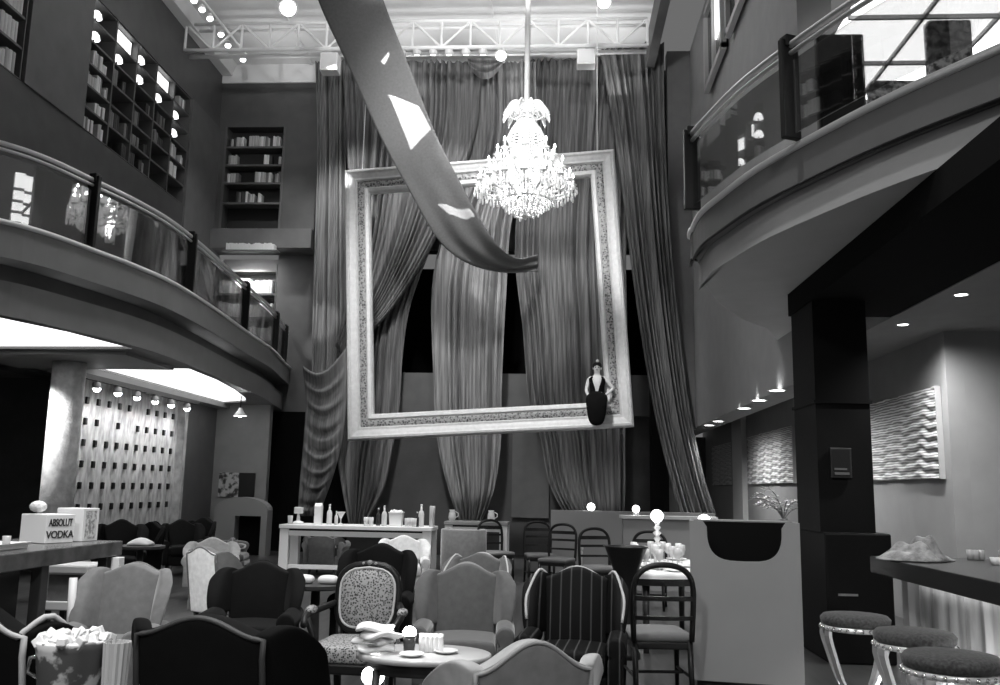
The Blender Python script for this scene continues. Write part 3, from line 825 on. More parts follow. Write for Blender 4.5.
# local x runs toward the camera here (rz=-90: x -> -Y, front -y -> -X?) corrected below
t.rotation_euler = (0, 0, PI/2); t.location = (XL, 14.8, 7.8)
for c in range(5):
    for r in range(6):
        if (c, r) in ((1, 5), (3, 5)) or (c, r) in ((0, 5), (0, 4), (1, 4), (2, 5), (2, 4), (3, 4), (4, 4), (4, 3)): continue
        tones = ['dark', 'dark', 'grey'] if c not in (0, 4) else ['pale', 'white', 'grey']
        dens = .25 if c in (1, 2, 3) else .5
        fill_row((XL-.03, 14.8+4.42*c/5+.03, 7.8+2.54*r/6+.021), (0, 1, 0), 4.42/5-.06, PI/2, tones,
                 'book standing on the %s shelf of the big upper left library case' % ROWN[r], 'books of the %s shelf in the big left case' % ROWN[r], .18, .32, dens, thm=(.05, .1))
for c in (1, 3):
    lp = thing('shelf_light', 'glowing box light in the top of the big left library case, %s' % ('nearer one' if c == 1 else 'farther one'), 'shelf light', (XL-.33, 14.8+4.42*(c+.5)/5, 7.8+2.54*5/6+.03))
    obj('light_box', MB().box(-.02, .2, -.37, .37, 0, .36), WHITE, lp, bevel=.01)
    obj('glowing_face', MB().box(.201, .215, -.355, .355, .015, .345), mat_emit('shelf_glow', 2.5), lp)
# small glowing lamps on the shelves
vz = None
LAMPS = {(0, 5): 'small glowing lamp on the top shelf of the nearest column of the big left case', (0, 4): 'glowing lamp one shelf below top of the nearest left case column',
         (1, 4): 'small glowing lamp below the nearer glowing box light of the left case', (2, 5): 'small glowing lamp on the top shelf between the two glowing box lights',
         (2, 4): 'small glowing lamp one shelf below the top between the two glowing box lights', (3, 4): 'small glowing lamp right below the farther glowing box light',
         (4, 4): 'glowing lamp one shelf below top of the farthest left case column', (4, 3): 'glowing lamp two shelves below top of the farthest left case column'}
for (c, r), lab in LAMPS.items():
    loc = (XL-.10, 14.8+4.42*(c+.3)/5, 7.8+2.54*r/6+.022)
    if vz is None:
        vz = thing('shelf_lamp', lab, 'lamp', loc, group='small lamps in the left library case')
        obj('base', MB().lathe([(.05, 0), (.045, .02), (.015, .04), (.015, .12)], (0, 0, 0), 14), BLACK, vz, True)
        obj('lamp_shade', MB().lathe([(.11, .11), (.09, .2), (.05, .25), (.045, .25), (.085, .2), (.1, .11)], (0, 0, 0), 16), mat_emit('shade_glow', 2.5), vz, True)
    else: dup(vz, loc, label=lab)
# near case at the picture edge
t2 = case('bookcase', 'library case of bright books cut by the left picture edge', (XL, 8.6, 7.8), PI/2, 4.3, 2.54, .42, 4, 5, SHELF, CASEB)
for c in (3,):
    for r in (0, 1, 2, 3, 4):
        fill_row((XL-.03, 8.6+4.3*c/4+.03, 7.8+2.54*r/5+.021), (0, 1, 0), 4.3/4-.06, PI/2, ['white', 'pale', 'white'],
                 'bright book on the %s shelf of the case at the left picture edge' % ['lowest', 'second lowest', 'middle', 'second highest', 'topmost'][r], 'bright books row %s' % ['one', 'two', 'three', 'four', 'five'][r], .25, .36, .8, thm=(.07, .11))
# niche in the back wall
nz = [NZ0-.18, PY(250, 202, 21).z, PY(250, 182, 21).z, PY(250, 164, 21).z, PY(250, 146, 21).z, NZ1]
nt = thing('bookcase', 'narrow recessed bookshelf in the back wall left of the curtains', 'bookcase', ((NX0+NX1)/2, 21.0, nz[0]))
w = NX1-NX0
obj('back_panel', MB().box(-w/2, w/2, .38, .41, 0, NZ1-nz[0]), CASEB, nt)
for z in nz[1:5]: obj('shelf', MB().box(-w/2+.005, w/2-.005, .02, .38, z-nz[0]-.05, z-nz[0]), SHELF, nt)
for s in (-1, 1): obj('upright', MB().box(s*(w/2-.03)-.025, s*(w/2-.03)+.025, .0, .38, 0, NZ1-nz[0]), SHELF, nt)
for k, nm in ((1, 'lowest filled'), (2, 'second'), (3, 'third'), (4, 'top')):
    fill_row((NX0+.06, 21.08, nz[k]+.001), (1, 0, 0), w-.12, 0, ['pale', 'white', 'grey', 'pale', 'dark'], 'book on the %s shelf of the narrow recessed bookshelf' % nm, 'books of the %s niche shelf' % nm, .22, .30, .7, thm=(.04, .08))
fill_row((NX0+.06, 21.08, nz[0]+.053), (1, 0, 0), w-.12, 0, ['grey', 'pale'], 'low book at the bottom of the narrow recessed bookshelf', 'low niche books', .14, .17, .5, thm=(.04, .06))
obj('base_shelf', MB().box(-w/2, w/2, .02, .38, 0, .05), SHELF, nt)
# long row of white slim books on the ledge front
q = PY(226, 251, 20.7); q2 = PY(277, 251, 20.7)
ls = tag(obj('ledge_shelf', MB().box(q.x-.05, q2.x+.05, 20.56, 20.775, q.z-.03, q.z), SHELF), 'thin shelf fixed to the ledge below the recessed bookshelf', 'shelf')
fill_row((q.x, 20.58, q.z+.001), (1, 0, 0), q2.x-q.x, 0, ['white'], 'slim white book in the row on the ledge under the recessed bookshelf', 'white ledge books', .15, .17, 1.0, thm=(.028, .04))
# lit shelves seen through the end of the left balustrade
gx0, gx1 = GX0+.02, GX1-.02
gs = thing('bookcase', 'lit shelf of white books behind the far end of the left balustrade', 'bookcase', (gx0, 21.52, 4.4))
hh = 2.6
obj('back_panel', MB().box(0, gx1-gx0, .36, .4, 0, hh), WALLMD, gs)
for x in (0, gx1-gx0-.03): obj('upright', MB().box(x, x+.03, 0, .36, 0, hh), SHELF, gs)
for z in (0, .6, 1.2, 1.8, 2.4): obj('shelf', MB().box(.03, gx1-gx0-.03, 0, .36, z, z+.05), SHELF, gs)
for k, z in enumerate((.05, .65, 1.25, 1.85)):
    fill_row((gx0+.04, 21.56, 4.4+z+.001), (1, 0, 0), gx1-gx0-.08, 0, ['white', 'pale', 'white'], 'white book on the %s lit shelf behind the left balustrade' % ['bottom', 'second', 'third', 'fourth'][k], 'white gallery books row %d' % (k+1), .3, .42, .95, thm=(.05, .09))
light('AREA', ((gx0+gx1)/2, 21.0, 7.0), 40, ((gx0+gx1)/2, 21.7, 5.3), .4)
# ---------------------------------------------------------------- upholstered wingback chairs
RIM_PIPE = mat('light_piping', .5, .6)  # pale piping; on the black and striped chairs it stands for rim light
def wingback(name, label, loc, rz, H, m_out, m_in=None, W=.74, piping=None, group=None, cushion=None, camel=.10, legs=True, trim=None):
    m_in = m_in or m_out; sx = W/.74
    t = thing(name, label, 'wingback chair' if name == 'wingback_chair' else 'armchair', loc, rz, group)
    wb = .225*sx; zs = .30
    def ztop(u): return H-camel*(1-math.cos(PI*min(1, abs(u))))/2
    def yb(z): return .26+.12*(z-.3)/.8
    us = [-1, -.93, -.7, -.4, -.15, .15, .4, .7, .93, 1]
    def grid(off, full=0.0, z0=.30):
        G = []
        for t_ in (0, .04, .3, .6, .85, .96, 1):
            row = []
            for u in us:
                z = z0+(ztop(u)-z0)*t_; w = wb*(1+.08*(z-.3))
                row.append((u*w, yb(z)+off-full*(1-u*u)*math.sin(PI*min(1, t_*.9+.05)), z))
            G.append(row)
        return G
    obj('backrest', MB().slab(grid(-.04, .05), grid(.055)), m_in, t, True, sub=2)
    ob = MB()
    G = grid(.066, -.02, .17); ob.slab(grid(.05, 0, .17), G); obj('outer_back', ob, m_out, t, True, sub=1)
    pts = [(u*wb*(1+.08*(ztop(u)-.3)), yb(ztop(u))+.06, ztop(u)-.012) for u in [k/12-1 for k in range(25)]]
    obj('piping', MB().tube([(pts[0][0], yb(.3)+.06, .3), (pts[0][0], pts[0][1], pts[0][2]-.06)]+pts+[(pts[-1][0], pts[-1][1], pts[-1][2]-.06), (pts[-1][0], yb(.3)+.06, .3)], .011, 6), piping or m_in, t, True)
    for s in (-1, 1):
        A, B = [], []
        for tt in (0, .05, .35, .7, .95, 1):
            ra, rb_ = [], []
            for q in (0, .08, .45, .8, 1):
                zt = H-camel+.055*math.sin(PI*min(1, q*1.1))-.08*q**3
                z = .52+tt*(zt-.52); dep = .27-.08*tt+.03*math.sin(PI*tt)
                w = wb*(1+.08*(z-.3))
                x = s*(w-.02+(.12+.03*tt)*q*sx); y = yb(z)+.05-dep*q*1.0
                th = .035+.02*q*math.sin(PI*min(1, tt*.9+.05))
                ra.append((x-s*th, y, z)); rb_.append((x+s*th, y, z))
            A.append(ra); B.append(rb_)
        w_ = obj('wing', MB().slab(A, B), m_in, t, True, sub=2)
        if piping is RIM_PIPE:
            mid = lambda i, q: (Vector(A[i][q])+Vector(B[i][q]))/2
            wp = [mid(-1, 0)-Vector((0, 0, .012)), mid(-1, 1)-Vector((0, 0, .006)), mid(-1, 2)-Vector((0, 0, .004)), (mid(-1, 3)+mid(3, 4))/2, mid(3, 4), mid(2, 4)]
            obj('wing_piping', MB().tube([interp(wp, k/18) for k in range(19)], .011, 6), piping, w_, True)  # pale tube painting rim light along the wing edge
        if trim and s == trim:
            obj('wing_trim', MB().tube([(s*(wb+.115), yb(.9)-.24, .36), (s*(wb+.14), yb(.9)-.21, H-camel-.03)], .027, 6), mat('pale_trim', .8, .5), w_, True)  # pale strip standing for the light on the wing's outer edge
        # rolled arm
        cs = []
        for k in range(25):
            a = math.radians(-60+300*k/24); cs.append((.01+.07*math.cos(a), .51+.07*math.sin(a)))
        prof = [(.045, .43)]+cs[1:]+[(-.045, .43), (-.045, .17), (.045, .17)]
        ring = lambda y, k: [(s*(wb+.075+x*k), y, z if k == 1 else (z-.45)*k+.45) for x, z in prof]
        obj('arm', MB().quadstrip([ring(-.30, .9), ring(-.285, 1), ring(.1, 1), ring(.26, 1)], True, True, True), m_in, t, True, bevel=.012)
    obj('seat_base', MB().box(-wb-.03, wb+.03, -.29, .27, .16, .33), m_out, t, bevel=.02)
    obj('seat_cushion', MB().slab([[(x, y, .475+.02*(1-abs(x)/wb)) for x in (-wb-.02, -wb*.9, 0, wb*.9, wb+.02)] for y in (-.32, -.29, -.1, .18, .22)],
                                  [[(x, y, .33) for x in (-wb-.02, -wb*.9, 0, wb*.9, wb+.02)] for y in (-.32, -.29, -.1, .18, .22)]), cushion or m_in, t, True, sub=2)
    if legs:
        for lx in (-1, 1):
            for ly in (-.28, .24):
                obj('leg', MB().tube([(lx*wb*.95, ly, .17), (lx*wb*.97, ly-.01, .08), (lx*wb, ly-.02 if ly < 0 else ly+.03, 0)], [.03, .026, .018], 8), DKWOOD, t, True)
    return t
def at_chair(px, py, wpx, W=.74):
    Y = W*F/wpx; p = PY(px, py, Y+.0); return Vector((p.x, p.y, 0)), p.z
def velvet(n, v, sheen=.5): return mat('velvet_'+n, v, .8, sheen=sheen, nscale=18, namp=.12, spec=.1 if v < .05 else .3)
VBLK = velvet('black', .005, .02); VGRY = velvet('grey', .20); VGRY2 = velvet('mid_grey', .11); VPALE = velvet('pale', .42); VDK = velvet('charcoal', .008, .05)
VLT = velvet('light', .62); RIM_PIPE = mat('light_piping', .5, .6)
STRIPE = mat_spots('striped_velvet', .004, .07, 4.2, .965, .7, 'STRIPE', 'Object', (1, .0, .0), .05)
def wing_at(label, px, py, wpx, deg, mo, mi=None, **k):
    W = k.get('W', .74); loc, H = at_chair(px, py, wpx, W)
    a = math.radians(deg)
    # put the top of the backrest, not the seat centre, under the pixel
    off = Matrix.Rotation(a, 3, 'Z') @ Vector((0, .34, 0))
    loc = loc - Vector((off.x, off.y, 0))
    return wingback('wingback_chair', label, loc, a, H, mo, mi, **k)
wing_at('black wingback chair seen from behind at the bottom left corner, pale piping along its top', -20, 594, 216, 177, VBLK, VBLK, piping=RIM_PIPE, camel=.11)
wing_at('big black wingback chair seen from behind beside the ice bucket', 214, 611, 204, 172, VBLK, VBLK, camel=.065, piping=mat('charcoal_piping', .04, .6))  # lighter rim tone stands for the soft light on the crest
wing_at('light grey wingback chair seen from behind at the bottom centre', 529, 636, 182, 203, VGRY, VPALE, camel=.11, piping=mat('grey_piping_soft', .3, .6))  # pale rim tone paints in the light falling on the top
wing_at('grey wingback chair with a pale edged wing standing in front of the white bar stool', 134, 562, 90, 2, VGRY, VGRY, W=.66, trim=-1, camel=.07)
wing_at('plain grey wingback chair facing the camera at the centre of the room', 467, 562, 92, 3, VGRY2, VGRY2, camel=.09, piping=mat('grey_piping', .3, .6))  # rim tone lighter than the velvet, standing for light on the edge
wing_at('black wingback chair with thin pale stripes facing the camera near the dining table', 577, 566, 96, -6, VBLK, STRIPE, camel=.08, piping=RIM_PIPE)
wing_at('dark velvet wingback chair with a high round crest beside the spotted chair', 262, 560, 88, 8, VDK, VDK, camel=.09)
wing_at('black wingback chair standing behind the spotted armchair', 381, 543, 74, 2, VBLK, VBLK, camel=.09)
wing_at('wingback chair turned away with its bright white outer back lit', 206, 546, 68, 150, velvet('white_back', .8), VGRY2, camel=.07)
wing_at('pale wingback chair partly hidden behind the one with the white back', 213, 537, 52, 20, VPALE, VPALE, camel=.09)
wing_at('grey wingback chair with pale piping behind the plain grey one at the centre', 481, 552, 66, -10, VGRY2, VGRY2, camel=.08, piping=RIM_PIPE)
wing_at('bright white wingback chair in front of the white bar table', 404, 535, 50, 10, VLT, VLT, camel=.08)
# dark chairs in the dim room under the balcony
dimc = [(122, 519, 50, 25, 'black high backed wingback chair nearest the white cartons in the dim back room'),
        (152, 521, 46, -20, 'dark wingback chair second from the cartons in the dim back room'),
        (182, 519, 42, 30, 'dark wingback chair third from the cartons in the dim back room'),
        (204, 517, 39, -15, 'dark wingback chair at the far end of the dim back room row')]
for k, (px, py, w_, dg, lab) in enumerate(dimc):
    wing_at(lab, px, py, w_, dg, (VBLK, VBLK, VDK, VDK)[k], group='chairs of the dim back room')
cpt = thing('low_table', 'low dark table with white napkins in the dim back room', 'table', Vector((PY(140, 555, 12.2).x, 12.2, 0)))
obj('tabletop', MB().lathe([(.3, .66), (.32, .67), (.32, .70)], (0, 0, 0), 24), DKWOOD, cpt)
obj('pedestal', MB().lathe([(.2, 0), (.05, .05), (.04, .66)], (0, 0, 0), 14), DKWOOD, cpt, True)
np_ = tag(obj('napkin', MB().slab([[(x, y, .09*math.cos(x*9)*math.cos(y*9)+.03) for x in (-.15, -.07, 0, .07, .15)] for y in (-.12, -.05, .05, .12)], [[(x, y, 0) for x in (-.17, -.07, 0, .07, .17)] for y in (-.14, -.05, .05, .14)]), WHITE, None, True, sub=1), 'crumpled white napkin on the low table in the dim back room', 'napkin')
np_.location = cpt.location+Vector((0, 0, .702))

# grey shield backed chair before the bar table, and box backed grey chairs
def parlor_chair(name, label, loc, rz, H, m, wood, w=.5, round_top=.06, group=None, arms=False, spotted=None):
    t = thing(name, label, 'chair' if not arms else 'armchair', loc, rz, group)
    hw = w/2
    def outline(k, n=28):
        pts = []
        z0, z1 = .56, H
        for i in range(n):
            a = 2*PI*i/n; c, s = math.cos(a), math.sin(a)
            x = hw*k*math.copysign(abs(c)**.5, c)*(.86+.14*(s*.5+.5)); z = (z0+z1)/2+(z1-z0)/2*(1-(1-k)*w/(z1-z0))*math.copysign(abs(s)**.55, s)
            if s > 0: z += round_top*(1-(x/hw)**2)*s
            pts.append((x, z))
        return pts
    def by(z): return .22+.12*(z-.5)
    fr = [(x, by(z), z) for x, z in outline(1.0)]
    obj('back_frame', MB().tube(fr, .028, 8, closed=True), wood, t, True)
    pa = MB(); R = []
    for k, d in ((.93, .0), (.9, -.03), (.6, -.055), (.2, -.06)): R.append([(x, by(z)+d, z) for x, z in outline(k)])
    R2 = [[(x, by(z)+.03, z) for x, z in outline(k)] for k in (.93, .6, .2)]
    pa.quadstrip(list(reversed(R2))+R, True, True, True)
    obj('back_panel', pa, spotted or m, t, True)
    pp = MB(); pp.tube([(x, by(z)-.028, z) for x, z in outline(.915)], .009, 6, closed=True); obj('back_piping', pp, mat('brass_braid', .55, .5), t, True)
    cr = MB(); [cr.ball((x, by(H)-.01, H+round_top+z_), r, 8, 6) for x, z_, r in ((-.045, .004, .014), (0, .01, .02), (.045, .004, .014))]
    obj('crest_carving', cr, mat('carving_pale', .25, .4), t, True)
    obj('seat_rail', MB().slab([[(x, y, .36) for x in (-hw-.04, 0, hw+.04)] for y in (-.30, 0, .24)], [[(x, y, .43) for x in (-hw-.04, 0, hw+.04)] for y in (-.30, 0, .24)]), wood, t, bevel=.015)
    obj('seat_cushion', MB().slab([[(x, y, .52+.02*math.cos(x*4)) for x in (-hw-.03, -hw*.8, 0, hw*.8, hw+.03)] for y in (-.31, -.26, 0, .2, .24)], [[(x, y, .425) for x in (-hw-.03, -hw*.8, 0, hw*.8, hw+.03)] for y in (-.31, -.26, 0, .2, .24)]), spotted or m, t, True, sub=2)
    for sx in (-1, 1):
        obj('back_post', MB().tube([(sx*hw*.8, .23, .36), (sx*hw*.85, .235, .62)], .024, 8), wood, t, True)
        obj('leg', MB().tube([(sx*hw, -.26, .38), (sx*(hw+.03), -.28, .28), (sx*hw*.95, -.26, .1), (sx*hw, -.29, 0)], [.035, .034, .022, .022], 8), wood, t, True)
        obj('leg', MB().tube([(sx*hw*.85, .22, .38), (sx*hw*.85, .26, .15), (sx*hw*.9, .33, 0)], [.03, .026, .02], 8), wood, t, True)
        if arms:
            ar = obj('arm', MB().tube([tuple(interp([(sx*hw*.98, .25, .74), (sx*(hw+.07), .05, .71), (sx*(hw+.09), -.12, .69), (sx*(hw+.07), -.2, .64)], q/10)) for q in range(11)], .024, 8), wood, t, True)
            obj('arm_support', MB().tube([(sx*(hw+.08), -.12, .68), (sx*(hw+.04), -.08, .54), (sx*(hw+.02), -.12, .40)], .022, 8), wood, t, True)
            obj('arm_pad', MB().ball((sx*(hw+.085), -.02, .72), .05, 10, 8, (.7, 1.6, .6)), spotted or m, ar, True)
    return t
LEO = mat_spots('spotted_fabric', .03, .36, 70, .42, .7, 'VORONOI', 'Object', (1, 1, 1), .14)
def chair_at(px, py, wpx, w):
    Y = w*F/wpx; p = PY(px, py, Y); return Vector((p.x, p.y-.25, 0)), p.z
loc, H = chair_at(367, 563, 64, .46)
parlor_chair('spotted_armchair', 'carved dark wood armchair with spotted upholstery facing the camera', loc, math.radians(-4), H-.06, VPALE, BLACK, .46, .05, arms=True, spotted=LEO)
wing_at('grey upholstered chair standing directly before the white bar table', 322, 535, 42, 180, VGRY, VGRY, camel=.05)
loc, H = chair_at(236, 542, 30, .46)
parlor_chair('parlor_chair', 'small flat topped grey chair beside the pale wingback chairs', loc, math.radians(10), H-.01, VGRY2, VGRY2, .46, .01)
loc, H = chair_at(577, 541, 22, .44)
parlor_chair('parlor_chair', 'white oval backed chair at the far end of the dining table', loc, math.radians(50), H-.05, VLT, mat('pale_carved_wood', .6, .4), .44, .05)

# dark dining chairs with arched backs
def arch_chair(label, loc, rz, H=1.0, group=None):
    t = thing('dining_chair', label, 'chair', loc, rz, group); w = .22
    arch = [(-w, .24, .44), (-w-.01, .26, .7), (-w, .28, H-.13), (-w*.75, .29, H-.04), (-w*.3, .29, H), (w*.3, .29, H), (w*.75, .29, H-.04), (w, .28, H-.13), (w+.01, .26, .7), (w, .24, .44)]
    obj('back_frame', MB().tube([tuple(interp(arch, k/36)) for k in range(37)], .022, 8), BLACK, t, True)
    for z, hgt in ((H-.15, .05), (.74, .035), (.6, .03)):
        obj('back_slat', MB().slab([[(x, .262+.03*(1-(x/w)**2), z) for x in (-w, -w/2, 0, w/2, w)], [(x, .266+.03*(1-(x/w)**2), z+hgt) for x in (-w, -w/2, 0, w/2, w)]],
                                   [[(x, .282+.03*(1-(x/w)**2), z) for x in (-w, -w/2, 0, w/2, w)], [(x, .286+.03*(1-(x/w)**2), z+hgt) for x in (-w, -w/2, 0, w/2, w)]]), BLACK, t)
    obj('seat', MB().slab([[(x, y, .49+.015*math.cos(x*6)) for x in (-.24, -.2, 0, .2, .24)] for y in (-.24, -.2, 0, .2, .24)], [[(x, y, .43) for x in (-.24, -.2, 0, .2, .24)] for y in (-.24, -.2, 0, .2, .24)]), mat('seat_pad', .16, .7), t, True, sub=1)
    obj('seat_rail', MB().box(-.23, .23, -.23, .24, .38, .435), BLACK, t, bevel=.01)
    for sx in (-1, 1):
        obj('leg', MB().tube([(sx*.21, -.21, .40), (sx*.21, -.21, .2), (sx*.215, -.22, 0)], [.026, .02, .016], 8), BLACK, t, True)
        obj('leg', MB().tube([(sx*.21, .22, .45), (sx*.21, .25, .2), (sx*.215, .3, 0)], [.024, .022, .018], 8), BLACK, t, True)
        obj('stretcher', MB().tube([(sx*.21, -.21, .18), (sx*.212, .25, .18)], .012, 6), BLACK, t)
    obj('stretcher', MB().tube([(-.21, .02, .18), (.21, .02, .18)], .012, 6), BLACK, t)
    return t
ac = arch_chair('black arched back dining chair nearest the grey service cabinet', Vector((PY(652, 560, 7.6).x, 7.35, 0)), math.radians(186), 1.0)
def arch_at(px, py, Y, deg, lab, sc=1.0):
    p = PY(px, py, Y); return dup(ac, (p.x, p.y, 0), math.radians(deg), lab, 'dark dining chairs', sc)
arch_at(540, 530, 15.5, 10, 'dark chair in the far row left of the low partition, nearest the curtain')
arch_at(557, 532, 14.6, -20, 'dark chair in the far row by the end of the low partition')
arch_at(600, 532, 13.2, 15, 'dark chair beyond the dining table under the leftmost glowing globe')
arch_at(648, 532, 12.6, -10, 'dark chair at the far side of the dining table')
arch_at(497, 532, 15.8, 30, 'dark chair in front of the gathered central curtain')
# ---------------------------------------------------------------- white bar table with its bottles
WT = mat('white_lacquer', .85, .3)
def flat(p): return Vector((p.x, p.y, 0))
def bar_table(label, px0, px1, pytop, Y, dp=.75, top_m=None):
    a, b = PY(px0, pytop, Y), PY(px1, pytop, Y); w = b.x-a.x; H = a.z*.5+b.z*.5
    t = thing('bar_table', label, 'bar table', ((a.x+b.x)/2, Y, 0))
    obj('tabletop', MB().box(-w/2, w/2, 0, dp, H-.06, H), top_m or WT, t, bevel=.008)
    obj('apron', MB().box(-w/2+.05, w/2-.05, .03, .07, H-.17, H-.09).box(-w/2+.05, w/2-.05, dp-.07, dp-.03, H-.17, H-.07), WT, t, bevel=.006)
    obj('apron_shadow_gap', MB().box(-w/2+.06, w/2-.06, .05, dp-.05, H-.09, H-.06), BLACK, t)
    for x in (-w/2+.08, w/2-.08):
        for y in (.08, dp-.08): obj('leg', MB().box(x-.07, x+.07, y-.06, y+.06, 0, H-.06), WT, t, bevel=.008)
    obj('foot_rail', MB().box(-w/2+.1, w/2-.1, dp-.1, dp-.06, .22, .28), WT, t)
    obj('footrest', MB().box(-w/2+.15, w/2-.15, .06, .1, .28, .34), WT, t)
    return t, H
bt, BH = bar_table('long white bar table crowded with bottles before the curtains', 279, 432, 526, 14.0)
bt2, BH2 = bar_table('second white bar table with a dark top behind the right end of the long one', 444, 508, 522, 16.2, top_m=mat('grey_top', .3, .4))
WHT = mat('white_porcelain', .85, .25); GLS = mat_glass('clear_glass', .4, .9); BOT = mat('dark_bottle', .03, .15); PALEB = mat('pale_bottle', .6, .2)
def lathe_item(name, label, cat, loc, prof, m, cap=None, group=None, n=14):
    t = thing(name, label, cat, loc, group=group)
    obj('bottle_body' if 'bottle' in name else 'vessel_body', MB().lathe(prof, (0, 0, 0), n), m, t, True)
    if cap: obj('cap', MB().lathe(cap, (0, 0, 0), 10), mat('bottle_cap', .75, .3), t, True)
    return t
BOTTLE = [(.01, 0), (.036, 0), (.038, .02), (.038, .16), (.03, .19), (.014, .21), (.013, .27), (.001, .27)]
CAP = [(.015, .262), (.015, .285), (.001, .286)]
def on_bar(px, dy=.2): p = PY(px, 525, 14.0+dy); return Vector((p.x, 14.0+dy, BH+.002))
def bottle(px, dy, label, m, s=1.0, base=None):
    t = lathe_item('bottle', label, 'bottle', base or on_bar(px, dy), BOTTLE, m, CAP); t.scale = (s,)*3; return t
bottle(329, .3, 'tall pale bottle between the white carton and the stemmed bowl on the bar table', PALEB, 1.1)
bottle(336, .2, 'short pale bottle just right of the tall one on the bar table', PALEB, .75)
bottle(378, .3, 'dark bottle left of the white ice tub on the bar table', BOT, .95)
bottle(384, .2, 'pale bottle nearest the left side of the white ice tub', PALEB, 1.1)
bottle(421, .3, 'tall pale bottle at the right part of the bar table beside the candle', PALEB, 1.2)
bottle(417, .15, 'dark bottle among the glasses right of the white ice tub', BOT, .8)
for k, px in enumerate((407, 410.5, 414)):
    gl = lathe_item('tumbler', 'clear tumbler in the cluster right of the white ice tub', 'glass', on_bar(px, .1+.12*(k % 2)), [(.001, .0), (.035, 0), (.042, .13), (.036, .13), (.03, .012), (.001, .012)], mat('pale_glass', .55, .1), group='tumblers right of the ice tub')
for px, lab in ((290, 'small tumbler at the left end of the white bar table'), (371, 'pale tumbler left of the dark bottle on the bar table'), (366, 'leftmost tumbler of the middle group on the bar table')):
    lathe_item('tumbler', lab, 'glass', on_bar(px), [(.001, .0), (.035, 0), (.042, .13), (.036, .13), (.03, .012), (.001, .012)], mat('pale_glass', .55, .1))
lm = thing('table_lamp', 'small white lamp with square shade at the left of the white bar table', 'lamp', on_bar(298, .3))
obj('base', MB().lathe([(.09, 0), (.085, .03), (.03, .05), (.02, .14), (.015, .2)], (0, 0, 0), 14), WHT, lm, True)
obj('lamp_shade', MB().box(-.06, .06, -.06, .06, .16, .26), mat('shade_white', .7, .6), lm, bevel=.01)
lathe_item('stemmed_bowl', 'stemmed white bowl right of the tall bottle on the bar table', 'bowl', on_bar(340.5, .3), [(.001, 0), (.05, 0), (.05, .01), (.01, .03), (.01, .09), (.06, .18), (.075, .2), (.065, .2), (.012, .11), (.001, .11)], WHT)
def carton_tall(px, dy, w, h, label, m, name='carton'):
    t = thing(name, label, 'carton' if name == 'carton' else 'candle', on_bar(px, dy))
    if name == 'carton':
        obj('carton_body', MB().box(-w/2, w/2, -w/2, w/2, 0, h*.85).hexa([(-w/2, -w/2, h*.85), (w/2, -w/2, h*.85), (w/2, w/2, h*.85), (-w/2, w/2, h*.85), (-w/2, -.01, h), (w/2, -.01, h), (w/2, .01, h), (-w/2, .01, h)]), m, t)
    else:
        obj('wax', MB().lathe([(w/2, 0), (w/2, h*.96), (w*.42, h), (.01, h*.97)], (0, 0, 0), 16), m, t, True)
        obj('wick', MB().tube([(0, 0, h*.95), (.004, 0, h+.03)], .004, 5), BLACK, t)
    return t
carton_tall(318, .25, .11, .33, 'tall white carton standing on the left half of the bar table', WHT)
carton_tall(432, .3, .09, .32, 'pale pillar candle at the right end of the white bar table', mat('candle_wax', .5, .5), 'pillar_candle')
tub = thing('ice_tub', 'white square ice tub heaped full at the middle right of the bar table', 'ice tub', on_bar(396, .35))
obj('tub_body', MB().quadstrip([[(sx*r, sy*r, z) for sx, sy in ((-1, -1), (1, -1), (1, 1), (-1, 1))] for r, z in ((.09, 0), (.105, .2), (.112, .2), (.112, .215), (.1, .215), (.095, .18))], True, True, True), WHT, tub, bevel=.006)
ice = MB(); ri = random.Random(2)
for k in range(14): ice.box(-.02, .02, -.02, .02, -.02, .02, Matrix.Translation((ri.uniform(-.07, .07), ri.uniform(-.07, .07), .2+ri.uniform(0, .03))) @ Matrix.Rotation(ri.uniform(0, 3), 4, 'X') @ Matrix.Rotation(ri.uniform(0, 3), 4, 'Z'))
tag(obj('ice', ice, WHT, tub), kind='stuff')
for px, lab in ((452, 'white jug on the second bar table left of the foot of the central curtain'), (491, 'white jug on the second bar table right of the foot of the central curtain')):
    p = PY(px, 522, 16.4); t = thing('jug', lab, 'jug', (p.x, 16.4, BH2+.002))
    obj('vessel_body', MB().lathe([(.001, 0), (.05, 0), (.07, .06), (.06, .14), (.045, .17), (.055, .2), (.048, .2), (.04, .16), (.001, .05)], (0, 0, 0), 14), WHT, t, True)
    obj('handle', MB().tube([(.06, 0, .06), (.11, 0, .09), (.11, 0, .14), (.05, 0, .17)], .009, 6), WHT, t, True)
# grey barrel chair before the second table
def tub_chair(label, px, pytop, wpx, m, deg, W=.7):
    Y = W*F/wpx; p = PY(px, pytop, Y); H = p.z
    t = thing('tub_chair', label, 'tub chair', (p.x, Y-.3, 0), math.radians(deg))
    r = W/2; n = 26
    def shell(rr, z0, zf): return [[(rr*math.cos(a), rr*math.sin(a), z) for a in [math.radians(-35+250*k/n) for k in range(n+1)]] for z in (z0, .5, zf)]
    obj('curved_back', MB().slab(shell(r, .14, H), shell(r-.09, .14, H)), m, t, True, bevel=.02)
    obj('seat', MB().lathe([(r-.1, .14), (r-.09, .42), (r-.14, .46), (.01, .47)], (0, -.02, 0), 24), m, t, True)
    for a in (45, 135, 225, 315): obj('leg', MB().tube([((r-.1)*math.cos(math.radians(a)), (r-.1)*math.sin(math.radians(a)), .15), ((r-.08)*math.cos(math.radians(a)), (r-.08)*math.sin(math.radians(a)), 0)], [.025, .018], 8), DKWOOD, t, True)
    return t
tub_chair('grey tub chair before the second bar table under the central curtain', 466, 528, 44, VGRY, 180)

